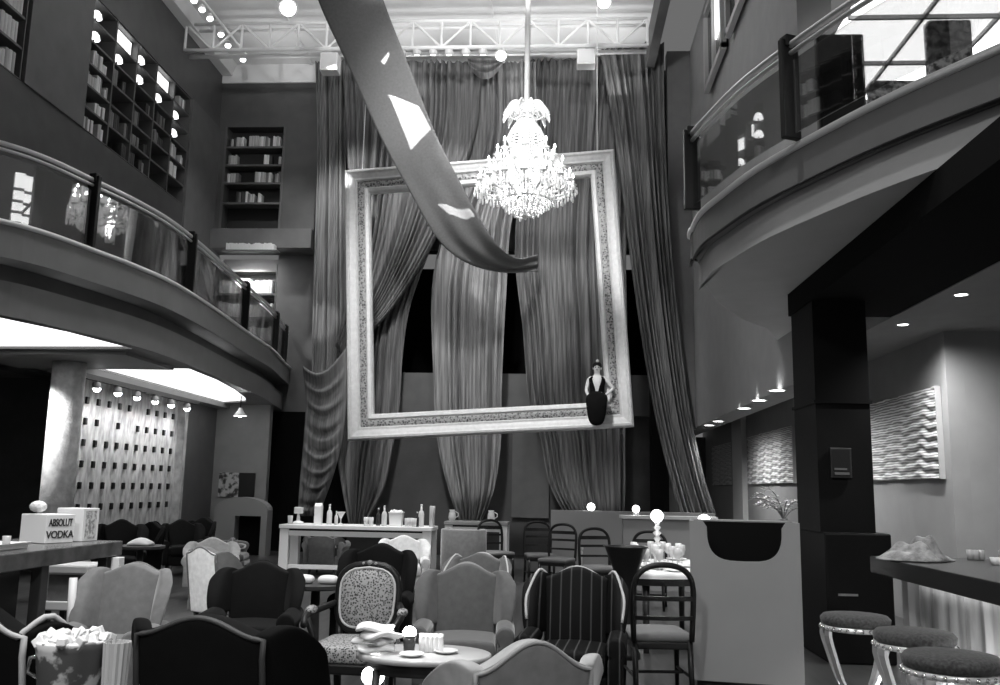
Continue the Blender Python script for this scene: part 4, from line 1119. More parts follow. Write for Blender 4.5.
# pendant and shelf things under the left balcony
pl = thing('pendant_lamp', 'small white bell shaped pendant lamp under the balcony end', 'pendant lamp', PY(240, 416, 18.2))
obj('lamp_shade', MB().lathe([(.03, .17), (.05, .12), (.09, .06), (.14, .0), (.13, .0), (.05, .1)], (0, 0, 0), 20, False, False), mat('shade_enamel', .85, .4), pl, True)
obj('bulb', MB().ball((0, 0, .03), .05, 12, 8), mat_emit('bulb_soft', 10), pl, True)
obj('cord', MB().tube([(0, 0, .16), (0, 0, 3.35-pl.location.z)], .012, 6), BLACK, pl)
light('POINT', pl.location+Vector((0, 0, -.06)), 14, size=.06)
tk = [PX(x, y, -7.5) for x, y in ((92, 377), (192, 404))]
tag(obj('light_track', MB().box(-7.54, -7.46, tk[0].y-.3, tk[1].y+.3, 3.17, 3.25), BLACK), 'black light track on the bulkhead above the textured wall', 'light track')
for k, (px, py) in enumerate(((97, 380), (118, 386), (137, 391), (155, 396), (171, 400), (187, 403))):
    p = PX(px, py, -7.5)
    t = thing('spotlight', 'small round spotlight in the row along the textured wall', 'spotlight', (p.x, p.y, 3.045), group='spotlights over the textured wall')
    obj('housing', MB().lathe([(.02, .12), (.06, .1), (.075, .03), (.07, .0), (.06, .02)], (0, 0, 0), 14), mat('spot_body', .3, .4), t, True)
    obj('bulb', MB().ball((.01, 0, .005), .062, 12, 8), mat_emit('bulb_strong', 14), t, True)
    light('SPOT', (p.x+.1, p.y, 3.04), 60, (p.x-.35, p.y, 2.55), .05, 85, .9)
# two tone picture and fireplace shaped niche on the far lower wall
p = PY(236, 497, 20.18); q = PY(218, 497, 20.18); r_ = PY(254, 473, 20.18)
pc = thing('wall_picture', 'small two tone wall picture, patterned left half and black right half', 'picture', (p.x, 20.19, p.z))
wL = p.x-q.x
obj('patterned_half', MB().box(-wL, .05, -.03, 0, 0, r_.z-p.z), mat_spots('picture_pattern', .03, .4, 9, .5, .6, 'NOISE', 'Object', (1, 1, 1), .06), pc)
obj('black_half', MB().box(.05, wL, -.03, 0, 0, r_.z-p.z), BLACK, pc)
fx0, fx1 = PY(215, 500, 19.8).x, PY(268, 500, 19.8).x; fz = PY(240, 497, 19.8).z; ox0, ox1, oz = PY(236, 500, 19.8).x, PY(262, 500, 19.8).x, PY(250, 516, 19.8).z
fp = thing('fireplace', 'grey fireplace with an arched top and black opening on the far lower wall', 'fireplace', ((fx0+fx1)/2, 19.8, 0))
hw = (fx1-fx0)/2; c0 = (fx0+fx1)/2
arch = [(-hw, 0), (ox0-c0, 0), (ox0-c0, oz), (ox1-c0, oz), (ox1-c0, 0), (hw, 0)]+[(hw*math.cos(a), fz-.28+.28*math.sin(a)) for a in [PI*k/14 for k in range(15)]]
ch = MB(); ch.quadstrip([[(x, 0, z) for x, z in arch], [(x, .38, z) for x, z in arch]], True, True, True)
obj('surround', ch, mat('fireplace_plaster', .24, .6), fp)
obj('firebox', MB().box(ox0-c0, ox1-c0, .3, .37, 0, oz), BLACKM, fp)

# ---------------------------------------------------------------- left bar counter with cartons and stool
lc0 = PZ(120, 541, 1.05)
cx1 = -3.7
lc = thing('bar_counter', 'dark wooden bar counter at the left picture edge carrying white cartons', 'bar counter', (cx1, 6.25, 0))
obj('countertop', MB().box(-.95, 0, -1.9, 1.45, .93, 1.05), mat('counter_wood', .10, .22, nscale=6, namp=.4), lc, bevel=.008)
obj('back_panel', MB().box(-.92, -.86, -1.85, 1.4, .1, .92), BLACK, lc)
for y in (-1.75, -.6, .35, 1.32): obj('leg', MB().box(-.12, -.04, y-.05, y+.05, 0, .93), mat('counter_leg', .07, .3), lc, bevel=.006)
obj('foot_rail', MB().tube([(-.02, -1.85, .25), (-.02, 1.4, .25)], .025, 10), mat('rail_dark', .2, .3, .5), lc, True)
obj('end_post', MB().box(-.02, .05, 1.3, 1.4, .45, .92), WT, lc, bevel=.005)
def carton(label, px0, pxc, px1, py_b, py_t, Y, rz, w, d, flap=False, slot=False, words=None, tape=False):
    p = PY(pxc, py_b, Y); h = (PY(pxc, py_t, Y)-p).z
    z = 1.052
    t = thing('carton', label, 'carton', (p.x, p.y, z), rz)
    CARD = mat('white_cardboard', .82, .6)
    # corner nearest the camera at the origin; faces run to -x and +y (local)
    obj('carton_body', MB().box(-w, 0, 0, d, 0, h), CARD, t, bevel=.004)
    if slot: obj('handle_slot', MB().box(-w*.62, -w*.38, -.004, .0, h*.66, h*.74), BLACK, t)
    if flap: obj('flap', MB().hexa([(-w, 0, h), (0, 0, h), (0, .006, h), (-w, .006, h), (-w+.01, d*.18, h+.07), (-.01, d*.18, h+.07), (-.01, d*.18+.006, h+.07), (-w+.01, d*.18+.006, h+.07)]), CARD, t)
    if tape: obj('printed_side', MB().box(.0, .002, .03, d-.03, .02, h-.02), mat_spots('print_mottle', .25, .7, 30, .5, .6, 'NOISE', 'Object', (1, 1, 1), .1), t)
    if words:
        for k, wd in enumerate(words):
            cu = bpy.data.curves.new('lettering', 'FONT'); cu.body = wd; cu.size = h*.36; cu.extrude = .002; cu.offset = .0012; cu.align_x = 'CENTER'
            cu.space_character = .95
            o = bpy.data.objects.new('lettering', cu); COL.objects.link(o); o.parent = t
            o.location = (.003, d*.5, h*(.60-.42*k)); o.rotation_euler = (PI/2, 0, PI/2)
            o.scale = (d*.86/(h*.36*.62*len(wd)), 1, 1)
            cu.materials.append(mat('print_black', .02, .5))
            dg = bpy.context.evaluated_depsgraph_get(); me_ = bpy.data.meshes.new_from_object(o.evaluated_get(dg))
            om = bpy.data.objects.new('lettering', me_); COL.objects.link(om); om.parent = t
            om.location, om.rotation_euler, om.scale = o.location, o.rotation_euler, o.scale
            bpy.data.objects.remove(o)
    return t
carton('white carton with bold black lettering on its side at the front of the left counter', 17, 44, 67, 546, 517, 7.1, math.radians(-22), .30, .27, flap=False, words=('ABSOLUT', 'VODKA'))
carton('white carton with a dark handle slot standing behind the lettered one', 56, 82, 95, 534, 501, 7.45, math.radians(-12), .27, .19, slot=True, tape=True)
b_ = tag(obj('crumpled_bag', MB().ball((0, 0, .05), .06, 10, 7, (1.2, .9, .8)), mat('crumpled_white', .75, .6, bump=1, bscale=30), None, True), 'crumpled white paper ball lying on top of the lettered carton', 'paper ball')
pb = PY(34, 515, 7.2); b_.location = (pb.x+.03, pb.y, 1.053+PY(45, 517, 7.1).z-PY(45, 543, 7.1).z+.035)
tr = thing('serving_tray', 'pale tray with small glasses at the left end of the left counter', 'tray', (-4.1, 6.4, 1.052))
obj('tray_base', MB().box(-.2, .2, -.22, .22, 0, .02), WHITE, tr, bevel=.006)
obj('tray_rim', MB().quadstrip([[(sx*a, sy*b, z) for sx, sy in ((-1, -1), (1, -1), (1, 1), (-1, 1))] for a, b, z in ((.2, .22, .02), (.215, .235, .045), (.205, .225, .045), (.19, .21, .021))], True), WHITE, tr)
for k, (x, y) in enumerate(((-.1, -.1), (.05, -.08), (-.04, .08), (.1, .1))):
    g_ = lathe_item('shot_glass', 'small glass standing on the pale tray of the left counter', 'glass', tr.location+Vector((x, y, .022)), [(.001, .0), (.025, 0), (.03, .07), (.026, .07), (.022, .01), (.001, .01)], mat('pale_glass', .55, .1), group='small glasses on the pale tray')
def cube_stool(px, pyt, wpx, label):
    W = .4; Y = W*F/wpx; p = PY(px, pyt, Y); H = p.z
    t = thing('bar_stool', label, 'bar stool', (p.x, Y, 0))
    obj('seat', MB().box(-.2, .2, -.18, .18, H-.09, H), WT, t, bevel=.02)
    obj('upholstered_box', MB().box(-.17, .17, -.15, .15, H-.32, H-.09), VGRY, t, bevel=.01)
    obj('lower_band', MB().box(-.19, .19, -.17, .17, H-.4, H-.32), WT, t, bevel=.01)
    for sx in (-1, 1):
        for sy in (-1, 1): obj('leg', MB().box(sx*.16-.025, sx*.16+.025, sy*.14-.025, sy*.14+.025, 0, H-.4), BLACK, t)
    return t
cube_stool(77, 563, 44, 'white banded bar stool between the left counter and the grey wingback chair')

# ---------------------------------------------------------------- foreground side table with ice bucket and glass
SY = 2.85; sp = PY(70, 690, SY)
st = thing('side_table', 'round side table at the bottom left edge under the ice bucket', 'side table', (sp.x+.05, SY, 0))
TZ = .86
obj('tabletop', MB().lathe([(.19, TZ-.04), (.22, TZ-.035), (.22, TZ-.005), (.21, TZ)], (0, 0, 0), 32), DKWOOD, st, True)
obj('pedestal', MB().lathe([(.2, 0), (.19, .03), (.04, .07), (.035, .4), (.06, TZ-.05)], (0, 0, 0), 18), BLACK, st, True)
bk = thing('ice_bucket', 'frosted ice bucket with a bright white rim at the bottom left', 'ice bucket', (sp.x, SY, TZ+.002), scale=.86)
obj('bucket_body', MB().lathe([(.09, 0), (.105, .02), (.125, .2), (.135, .225), (.13, .235), (.118, .22), (.1, .04)], (0, 0, 0), 32), mat_spots('frosted_metal', .16, .9, 9, .54, .35, 'NOISE', 'Object', (1, 1, 1), .03), bk, True)
rim = MB(); rw = random.Random(5)
for k in range(40):
    a = 2*PI*k/40; r = rw.uniform(.07, .12)
    if 1.2 < a < 2.4 and r < .11: r = .115
    rim.box(-.02, .02, -.016, .016, -.014, .014, Matrix.Translation((r*math.cos(a), r*math.sin(a), .228+rw.uniform(-.005, .012))) @ Matrix.Rotation(rw.uniform(0, 3), 4, 'X') @ Matrix.Rotation(rw.uniform(0, 3), 4, 'Z'))
tag(obj('ice', rim, WHT, bk, bevel=.004), kind='stuff')
obj('ring_handle', MB().tube([(-.125, 0, .17), (-.16, 0, .16), (-.165, 0, .11), (-.12, 0, .09)], .008, 6), CHROME, bk, True)
gp = PY(114, 685, SY-.03)
tg = thing('tumbler', 'cut glass tumbler beside the ice bucket, bright vertical ribs', 'glass', (gp.x, SY-.03, TZ+.002))
ribs = [[((.038+.004*(k % 2))*sc*math.cos(2*PI*k/28), (.038+.004*(k % 2))*sc*math.sin(2*PI*k/28), z) for k in range(28)] for sc, z in ((.8, 0), (.85, .02), (1, .2), (.9, .2), (.75, .03))]
obj('vessel_body', MB().quadstrip(ribs, True, True, True), mat('cut_glass', .6, .08, spec=1), tg)

# ---------------------------------------------------------------- coffee table at the centre
cp = PY(424, 652, 5.3)
CZ = cp.z
ct = thing('coffee_table', 'small oval coffee table with napkins and candle before the plain grey chair', 'coffee table', (cp.x, 5.3, 0))
def oval(a, b, z, n=36): return [(a*math.cos(2*PI*k/n), b*math.sin(2*PI*k/n), z) for k in range(n)]
obj('tabletop', MB().quadstrip([oval(.36, .26, CZ-.035), oval(.385, .28, CZ-.03), oval(.385, .28, CZ-.005), oval(.375, .27, CZ)], True, True, True), mat('table_top_pale', .5, .25), ct, True)
obj('apron', MB().quadstrip([oval(.33, .23, CZ-.1), oval(.33, .23, CZ-.035)], True, True, True), DKWOOD, ct, True)
for sx in (-1, 1):
    for sy in (-1, 1): obj('leg', MB().tube([(sx*.24, sy*.15, CZ-.08), (sx*.26, sy*.17, .2), (sx*.3, sy*.2, 0)], [.025, .02, .016], 8), DKWOOD, ct, True)
obj('lower_shelf', MB().quadstrip([oval(.25, .17, .12), oval(.25, .17, .14)], True, True, True), DKWOOD, ct, True)
def on_ct(px, dy): p = PY(px, 650, 5.3+dy); return Vector((p.x, 5.3+dy, CZ+.002))
nn = thing('napkin_pile', 'heap of folded white napkins on the left of the coffee table', 'napkins', on_ct(376, -.05)+Vector((0, 0, .014)))
rn = random.Random(8)
for k, (x, y, z, a) in enumerate(((0, 0, 0, .2), (-.02, .02, .035, -.4), (.03, -.02, .07, .7), (-.01, .01, .105, .1))):
    G = [[(ix*.055, iy*.045, .015*math.sin(ix*1.7+k)+.012*math.cos(iy*2.1+k*2)+.03) for ix in (-2, -1, 0, 1, 2)] for iy in (-2, -1, 0, 1, 2)]
    G2 = [[(p[0], p[1], p[2]-.03) for p in row] for row in G]
    m = MB().slab(G, G2); M = Matrix.Translation((x, y, z)) @ Matrix.Rotation(a, 4, 'Z'); m.v = [M @ v for v in m.v]
    obj('folded_napkin', m, WHITE, nn, True, sub=1)
cn = thing('candle_holder', 'dark glass candle holder with glowing candle on the coffee table', 'candle holder', on_ct(409, -.02))
obj('holder_glass', MB().lathe([(.001, 0), (.032, 0), (.038, .09), (.034, .09), (.029, .01), (.001, .01)], (0, 0, 0), 18), mat('smoked_glass', .05, .1), cn, True)
obj('candle_glow', MB().ball((0, 0, .105), .04, 12, 8, (1, 1, .9)), mat_emit('candle_globe', 9), cn, True)
light('POINT', cn.location+Vector((0, 0, .2)), 2.5, size=.05)
g8 = None
for k in range(5):
    for j in range(2):
        loc = on_ct(422+k*4.5, .0+.06*j)
        if g8 is None:
            g8 = lathe_item('votive_cup', 'white ribbed cup in the double row on the right of the coffee table', 'cup', loc, [(.001, 0), (.018, 0), (.02, .06), (.015, .075), (.02, .09), (.016, .088), (.001, .07)], WHT, group='row of white cups on the coffee table', n=10)
        else: dup(g8, loc)
for px, dy, lab in ((412, -.15, 'saucer at the front edge of the coffee table'), (446, -.02, 'small white plate beside the row of cups')):
    lathe_item('saucer', lab, 'plate', on_ct(px, dy), [(.001, 0), (.04, 0), (.07, .015), (.068, .018), (.04, .006), (.001, .006)], WHT, n=20)
fl = PY(373, 676, 5.2); 
lt_ = thing('floor_lantern', 'glowing globe candle standing low beside the coffee table', 'candle', (fl.x, 5.2, 0))
obj('lantern_base', MB().lathe([(.07, 0), (.07, .02), (.03, .04), (.03, fl.z-.07)], (0, 0, 0), 16), DKWOOD, lt_, True)
obj('glowing_globe', MB().ball((0, 0, fl.z), .06, 14, 9, (1.1, 1.1, .9)), mat_emit('candle_globe', 9), lt_, True)
light('POINT', Vector((fl.x, 5.2, fl.z+.12)), 3, size=.06)
# napkins / plate seen between chairs in the middle distance
mt = thing('low_table', 'low dark table with white cloth bits behind the dark velvet chair', 'table', flat(PY(316, 585, 8.2)))
MZ = PY(316, 583, 8.2).z
obj('tabletop', MB().lathe([(.3, MZ-.04), (.32, MZ-.03), (.32, MZ)], (0, 0, 0), 24), DKWOOD, mt)
obj('pedestal', MB().lathe([(.18, 0), (.05, .05), (.04, MZ-.04)], (0, 0, 0), 14), DKWOOD, mt, True)
for px, dx, lab in ((304, 0, 'white folded napkin on the left of the low table behind the velvet chair'), (328, .05, 'white folded napkin on the right of the low table behind the velvet chair')):
    p = PY(px, 583, 8.15); o = obj('napkin', MB().slab([[(x, y, .02+.06*math.exp(-30*(x*x+y*y))) for x in (-.09, -.04, 0, .04, .09)] for y in (-.07, 0, .07)], [[(x, y, 0) for x in (-.09, -.04, 0, .04, .09)] for y in (-.07, 0, .07)]), WHITE, None, True, sub=1)
    o.location = (p.x, 8.15, MZ+.002); tag(o, lab, 'napkin')

# ---------------------------------------------------------------- dining table at the right and the low partition behind
dz = .76; d0, d1 = PY(634, 560, 9.6), PY(705, 560, 9.6)
dt = thing('dining_table', 'dining table under a white cloth beside the grey service cabinet', 'dining table', ((d0.x+d1.x)/2, 10.0, 0))
dw = (d1.x-d0.x)/2
obj('tabletop', MB().box(-dw, dw, -.9, .9, dz-.04, dz), DKWOOD, dt)
for sx in (-1, 1):
    for sy in (-1, 1): obj('leg', MB().tube([(sx*(dw-.08), sy*.8, dz-.04), (sx*(dw-.08), sy*.8, 0)], [.04, .028], 8), DKWOOD, dt, True)
def cloth(w, l, drop):
    P = []; nx, ny = 40, 50
    for j in range(ny+1):
        row = []
        for i in range(nx+1):
            x = -w-drop+(2*w+2*drop)*i/nx; y = -l-drop+(2*l+2*drop)*j/ny
            ox, oy = max(0, abs(x)-w), max(0, abs(y)-l); o = max(0, max(ox, oy)-.05)
            xx = math.copysign(min(abs(x), w+.03+.012*math.sin(y*22)*min(1, ox*6)*(ox > 0)), x) if ox else x
            yy = math.copysign(min(abs(y), l+.03+.012*math.sin(x*22)*min(1, oy*6)*(oy > 0)), y) if oy else y
            row.append((xx, yy, -o+.005))
        P.append(row)
    return P
cl = obj('tablecloth', MB().grid(cloth(dw, .9, .17)), WHITE, None, True, solid=.004)
cl.location = (dt.location.x, 10.0, dz+.008-.115); tag(cl, 'white tablecloth spread over the dining table at the right', 'tablecloth')
wineg = None; rg = random.Random(9); plates = None
spots = [(x, y) for y in (-.75, -.5, -.2, .15, .45, .75) for x in (-dw*.75, -dw*.3, dw*.15, dw*.6)]
for k, (x, y) in enumerate(spots):
    loc = Vector((dt.location.x+x+rg.uniform(-.04, .04), 10.0+y+rg.uniform(-.05, .05), dz+.016))
    if k % 3 != 2:
        if wineg is None:
            wineg = thing('wine_glass', 'stemmed wine glass among the settings of the dining table', 'wine glass', loc, group='wine glasses on the dining table')
            obj('bowl', MB().lathe([(.006, .09), (.03, .11), (.042, .16), (.036, .21), (.033, .21), (.038, .16), (.026, .115), (.001, .1)], (0, 0, 0), 14), mat('pale_glass', .55, .1), wineg, True)
            obj('stem', MB().lathe([(.035, 0), (.03, .004), (.005, .012), (.005, .095)], (0, 0, 0), 12), mat('pale_glass', .55, .1), wineg, True)
        else: dup(wineg, loc)
    else:
        if plates is None:
            plates = lathe_item('plate', 'white plate among the settings of the dining table', 'plate', loc, [(.001, 0), (.07, 0), (.12, .018), (.118, .022), (.07, .006), (.001, .006)], WHT, group='plates on the dining table', n=22)
        else: dup(plates, loc)
def globe_candle(px, py, Y, z0, label, r=.055, stem=True, ornate=False):
    p = PY(px, py, Y); t = thing('candle_stand' if not ornate else 'candelabrum', label, 'candle', (p.x, Y, z0)); h = p.z-z0
    if ornate:
        prof = [(.09, 0), (.085, .02), (.03, .05)]
        k = 0
        while prof[-1][1] < h-r-.06: prof += [(.05-.008*(k % 2), prof[-1][1]+.035), (.018, prof[-1][1]+.06)]; k += 1
        obj('stem', MB().lathe(prof+[(.04, h-r)], (0, 0, 0), 12), WHT, t, True)
    elif h < .2: obj('stem', MB().lathe([(.05, 0), (.05, max(.006, h-r+.004))], (0, 0, 0), 12), mat('stand_metal', .4, .3, .7), t, True)
    else: obj('stem', MB().lathe([(.06, 0), (.055, .015), (.015, .03), (.015, h-r-.03), (.04, h-r)], (0, 0, 0), 12), mat('stand_metal', .4, .3, .7), t, True)
    obj('glowing_globe', MB().ball((0, 0, h), r, 14, 9), mat_emit('candle_globe', 9), t, True)
    light('POINT', p+Vector((0, -.12, .05)), 3, size=.06)
    return t
globe_candle(657, 516, 10.3, dz+.016, 'ornate pale candelabrum with a glowing globe on the dining table', .07, ornate=True)
lpz = 1.12
lpn = tag(obj('low_partition', MB().box(PY(551, 520, 17.5).x, 3.0, 17.4, 17.7, 0, PY(600, 511, 17.5).z), mat('partition_paint', .26, .6)), 'long low grey partition under the right curtains', 'partition')
lg = thing('side_counter', 'thin pale counter ledge in front of the low partition', 'counter', ((PY(620, 515, 15).x+2.6)/2, 15.0, 0))
lgz = PY(620, 515, 15).z; lw = (2.6-PY(620, 515, 15).x)/2
obj('countertop', MB().box(-lw, lw, -.2, .2, lgz-.05, lgz), mat('ledge_pale', .5, .4), lg)
obj('counter_front', MB().box(-lw+.04, lw-.04, -.15, .15, 0, lgz-.05), mat('partition_paint', .26, .6), lg)
globe_candle(636, 509, 15.0, lgz+.002, 'glowing globe candle on the pale counter ledge above the dining table', .06)
globe_candle(591, 507, 17.55, PY(600, 511, 17.5).z+.002, 'leftmost glowing globe candle, on the low partition', .075)
# black flared planter urn behind the striped chair
up = PY(626, 546, 8.9)
ur = thing('pedestal_urn', 'black flared pedestal urn between the striped chair and the dining table', 'urn', (up.x, 8.9, 0))
obj('urn_body', MB().lathe([(.13, 0), (.13, .05), (.1, .08), (.1, up.z-.35), (.13, up.z-.2), (.2, up.z-.02), (.22, up.z), (.18, up.z), (.1, up.z-.2)], (0, 0, 0), 24), BLACK, ur, True)

# ---------------------------------------------------------------- grey service cabinet with a black bowl shaped recess
s0, s1 = PY(690, 520, 7.3), PY(798, 520, 7.3); sz = PY(745, 522, 7.3).z; sw = s1.x-s0.x
sb = thing('service_cabinet', 'tall grey service cabinet with a black bowl shaped opening at its top', 'cabinet', ((s0.x+s1.x)/2+.02, 7.3, 0), math.radians(-9))
# front outline with the recess cut in
hw = sw/2; ra = .285; rd = .26
out = [(-hw, .12), (hw, .12), (hw, sz-.0), (ra+.03, sz)]+[(ra*math.copysign(abs(math.cos(a))**.55, math.cos(a)), sz-.045-rd*abs(math.sin(a))**.7) for a in [-PI*k/18 for k in range(19)]]+[(-ra-.03, sz), (-hw, sz)]
fm = MB(); fm.quadstrip([[(x-.02, 0, z) for x, z in out], [(x-.02, .03, z) for x, z in out]], True)
b0 = len(fm.v)
tess = tessellate_polygon([[Vector((x, z, 0)) for x, z in out]])
for y in (0, .03):
    b0 = len(fm.v); fm.v += [Vector((x-.02, y, z)) for x, z in out]; fm.f += [tuple(b0+i for i in t_) for t_ in tess]
CABG = mat('cabinet_grey', .27, .55, nscale=2, namp=.05)
obj('front_panel', fm, CABG, sb)
obj('side_panel', MB().box(-hw-.02, -hw+.01, .03, .6, .12, sz), CABG, sb); obj('side_panel', MB().box(hw-.05, hw-.02, .03, .6, .12, sz), CABG, sb)
obj('back_panel', MB().box(-hw, hw-.02, .57, .6, .12, sz), CABG, sb)
obj('plinth', MB().box(-hw+.02, hw-.04, .03, .58, 0, .12), BLACK, sb)
obj('recess_lining', MB().box(-hw+.02, hw-.06, .3, .32, sz-.45, sz-.01).box(-hw+.02, hw-.06, .03, .32, sz-.45, sz-.43), BLACKM, sb)
obj('top_panel', MB().box(-hw, hw-.02, .32, .57, sz-.03, sz), CABG, sb)
globe_candle(704, 521, 8.6, 0, 'glowing globe floor candle just behind the left top corner of the service cabinet', .06)

# ---------------------------------------------------------------- bar counter at the right
rc = thing('bar_counter', 'black topped bar counter with a glowing rippled front at the right', 'bar counter', (2.4, 5.9, 0))
ye = 1.3; RZ = 1.1
obj('countertop', MB().box(0, 1.1, -3.2, ye, RZ-.125, RZ), mat('counter_black', .006, .3, spec=.2), rc, bevel=.01)
FRT = mat_spots('rippled_front', .10, .75, 2.2, .5, .6, 'NOISE', 'Object', (4, 4, .5), .25)
fr = MB(); P = []
for j in range(7):
    P.append([(.30+.02*math.sin(i*.9)+.012*math.sin(i*2.3), -3.1+(ye-.15+3.1)*i/120, .12+(RZ-.27)*j/6) for i in range(121)])
fr.grid(P); obj('rippled_front', fr, FRT, rc, True, solid=.02)
obj('counter_core', MB().box(.36, 1.05, -3.15, ye-.12, 0, RZ-.125), mat('counter_core', .2, .6), rc)
obj('end_panel', MB().box(.22, .3, ye-.14, ye-.02, 0, RZ-.125), mat('end_panel_grey', .3, .6), rc)
obj('under_light', MB().box(.22, .27, -3.1, ye-.2, RZ-.14, RZ-.126), mat_emit('under_light', 3), rc)
light('AREA', (2.4+.2, 5.9-.95, RZ-.16), 220, (2.4+.6, 5.9-.95, .35), .05, sizey=4.0)
def on_rc(px, py): p = PZ(px, py, RZ); return p
p = Vector((PY(915, 555, 6.75).x, 6.75, RZ+.002))
fc = thing('folded_cloth', 'loosely folded pale cloth lying near the end of the right bar counter', 'cloth', p, scale=1.0)
G = []
for j in range(13):
    row = []
    for i in range(23):
        a = i/22; b = j/12-.5; wdt = .10+.14*math.sin(PI*min(1, a*1.1))**.8 if a > .02 else .06
        hgt = .012+(.14*math.exp(-((a-.62)/.22)**2)+.07*math.exp(-((a-.28)/.16)**2))*(1-abs(2*b)**2.2)*(1+.35*math.sin(a*21+b*9)+.2*math.sin(a*9-b*14))
        row.append((-.26+.52*a, b*wdt*1.6+.02*math.sin(a*8), max(.006, hgt)))
    G.append(row)
obj('cloth_fold', MB().slab(G, [[(x, y, 0) for x, y, z in row] for row in G]), mat('cloth_grey', .3, .7, nscale=14, namp=.5, bump=.8, bscale=25), fc, True, sub=1)
gk = None
for k, (px, py) in enumerate(((957, 556), (966, 559), (976, 560), (985, 557), (949, 552), (972, 553))):
    q = on_rc(px, py); q.z = RZ+.002; q.x = min(max(q.x, 2.5), 3.4); q.y = min(q.y, 7.0)
    if gk is None: gk = lathe_item('shot_glass', 'small pale glass in the cluster on the right bar counter', 'glass', q, [(.001, .0), (.022, 0), (.028, .07), (.024, .07), (.02, .01), (.001, .01)], mat('pale_glass', .55, .1), group='small glasses on the right bar counter')
    else: dup(gk, q)
for px, py, lab in ((918, 552, 'small white cup at the near side of the folded cloth'), (927, 553, 'small white saucer cup right of the folded cloth')):
    q = on_rc(px, py); lathe_item('cup', lab, 'cup', (min(q.x, 3.3), min(q.y-.2, 6.5), RZ+.002), [(.001, 0), (.02, 0), (.03, .05), (.026, .05), (.001, .012)], WHT)
def bar_stool(label, px, pytop, wpx):
    D = .42; Y = D*F/wpx; p = PY(px, pytop, Y); H = p.z
    t = thing('bar_stool', label, 'bar stool', (p.x, Y, 0)); r = D/2
    obj('seat', MB().lathe([(r*.9, H-.07), (r, H-.055), (r*1.02, H-.025), (r*.93, H-.005), (r*.5, H+.006), (.01, H+.01)], (0, 0, 0), 36), mat('stool_velvet', .045, .9, sheen=.15, nscale=60, namp=.6), t, True)
    bd = MB(); bd.lathe([(r*.9, H-.1), (r*1.0, H-.095), (r*1.0, H-.07), (r*.9, H-.068)], (0, 0, 0), 36); obj('seat_band', bd, mat('stool_band', .75, .25, .5), t, True)
    nb = MB()
    for k in range(30): nb.ball((r*1.01*math.cos(2*PI*k/30), r*1.01*math.sin(2*PI*k/30), H-.082), .012, 7, 5)
    obj('nail_trim', nb, CHROME, t, True)['kind'] = 'stuff'
    for a in (160, 200, 340, 20):
        c, s = math.cos(math.radians(a)), math.sin(math.radians(a))
        pts = [(r*.97*c, r*.97*s, H-.1), (r*.95*c, r*.95*s, H-.16), (r*.62*c, r*.62*s, H-.38), (r*.45*c, r*.45*s, .32), (r*.75*c, r*.75*s, .1), (r*1.0*c, r*1.0*s, 0)]
        pts = [interp(pts, q/14) for q in range(15)]
        lg_ = MB(); R = []
        for i, p_ in enumerate(pts):
            tv = Vector((-s, c, 0))*.022; nv = Vector((c, s, .2))*.012
            R.append([p_+tv+nv, p_-tv+nv, p_-tv-nv, p_+tv-nv])
        lg_.quadstrip(R, True, True, True)
        obj('leg', lg_, mat('stool_leg', .7, .25, .7), t)
    obj('foot_ring', MB().tube([(r*.55*math.cos(2*PI*k/28), r*.55*math.sin(2*PI*k/28), .3) for k in range(28)], .012, 6, closed=True), CHROME, t, True)
    return t
bar_stool('farthest round bar stool, against the black plinth', 855, 614, 62)
bar_stool('middle round bar stool of the three at the right counter', 914, 630, 72)
bar_stool('nearest round bar stool at the bottom right corner', 951, 653, 86)
low_back = None

# ---------------------------------------------------------------- art and plant in the bar room
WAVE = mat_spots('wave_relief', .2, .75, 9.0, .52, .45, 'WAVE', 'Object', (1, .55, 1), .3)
def wall_art(label, px_near, px_far, zb, zt):
    y0, y1 = PX(px_near, 450, WX).y, PX(px_far, 450, WX).y
    t = thing('wall_panel', label, 'wall art', (WX, y0, zb))
    P = [[(-.05-.014*math.sin(52*z+1.3*math.sin(7*y+2*z)+.9*math.sin(17*y+6*z)), y, z) for y in [(y1-y0)*i/70 for i in range(71)]] for z in [(zt-zb)*j/90 for j in range(91)]]
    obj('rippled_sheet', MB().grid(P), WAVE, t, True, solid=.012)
    obj('panel_frame', MB().box(-.07, -.005, -.02, 0, 0, zt-zb).box(-.07, -.005, y1-y0, y1-y0+.02, 0, zt-zb).box(-.03, -.005, 0, y1-y0, 0, zt-zb), mat('panel_edge', .35, .5), t)
    return t
za, zb_ = PX(942, 479, WX).z, PX(940, 386, WX).z
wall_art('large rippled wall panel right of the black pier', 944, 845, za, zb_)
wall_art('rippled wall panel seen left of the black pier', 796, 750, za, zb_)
wall_art('farthest rippled wall panel left of the pale pilaster', 734, 714, za, zb_)
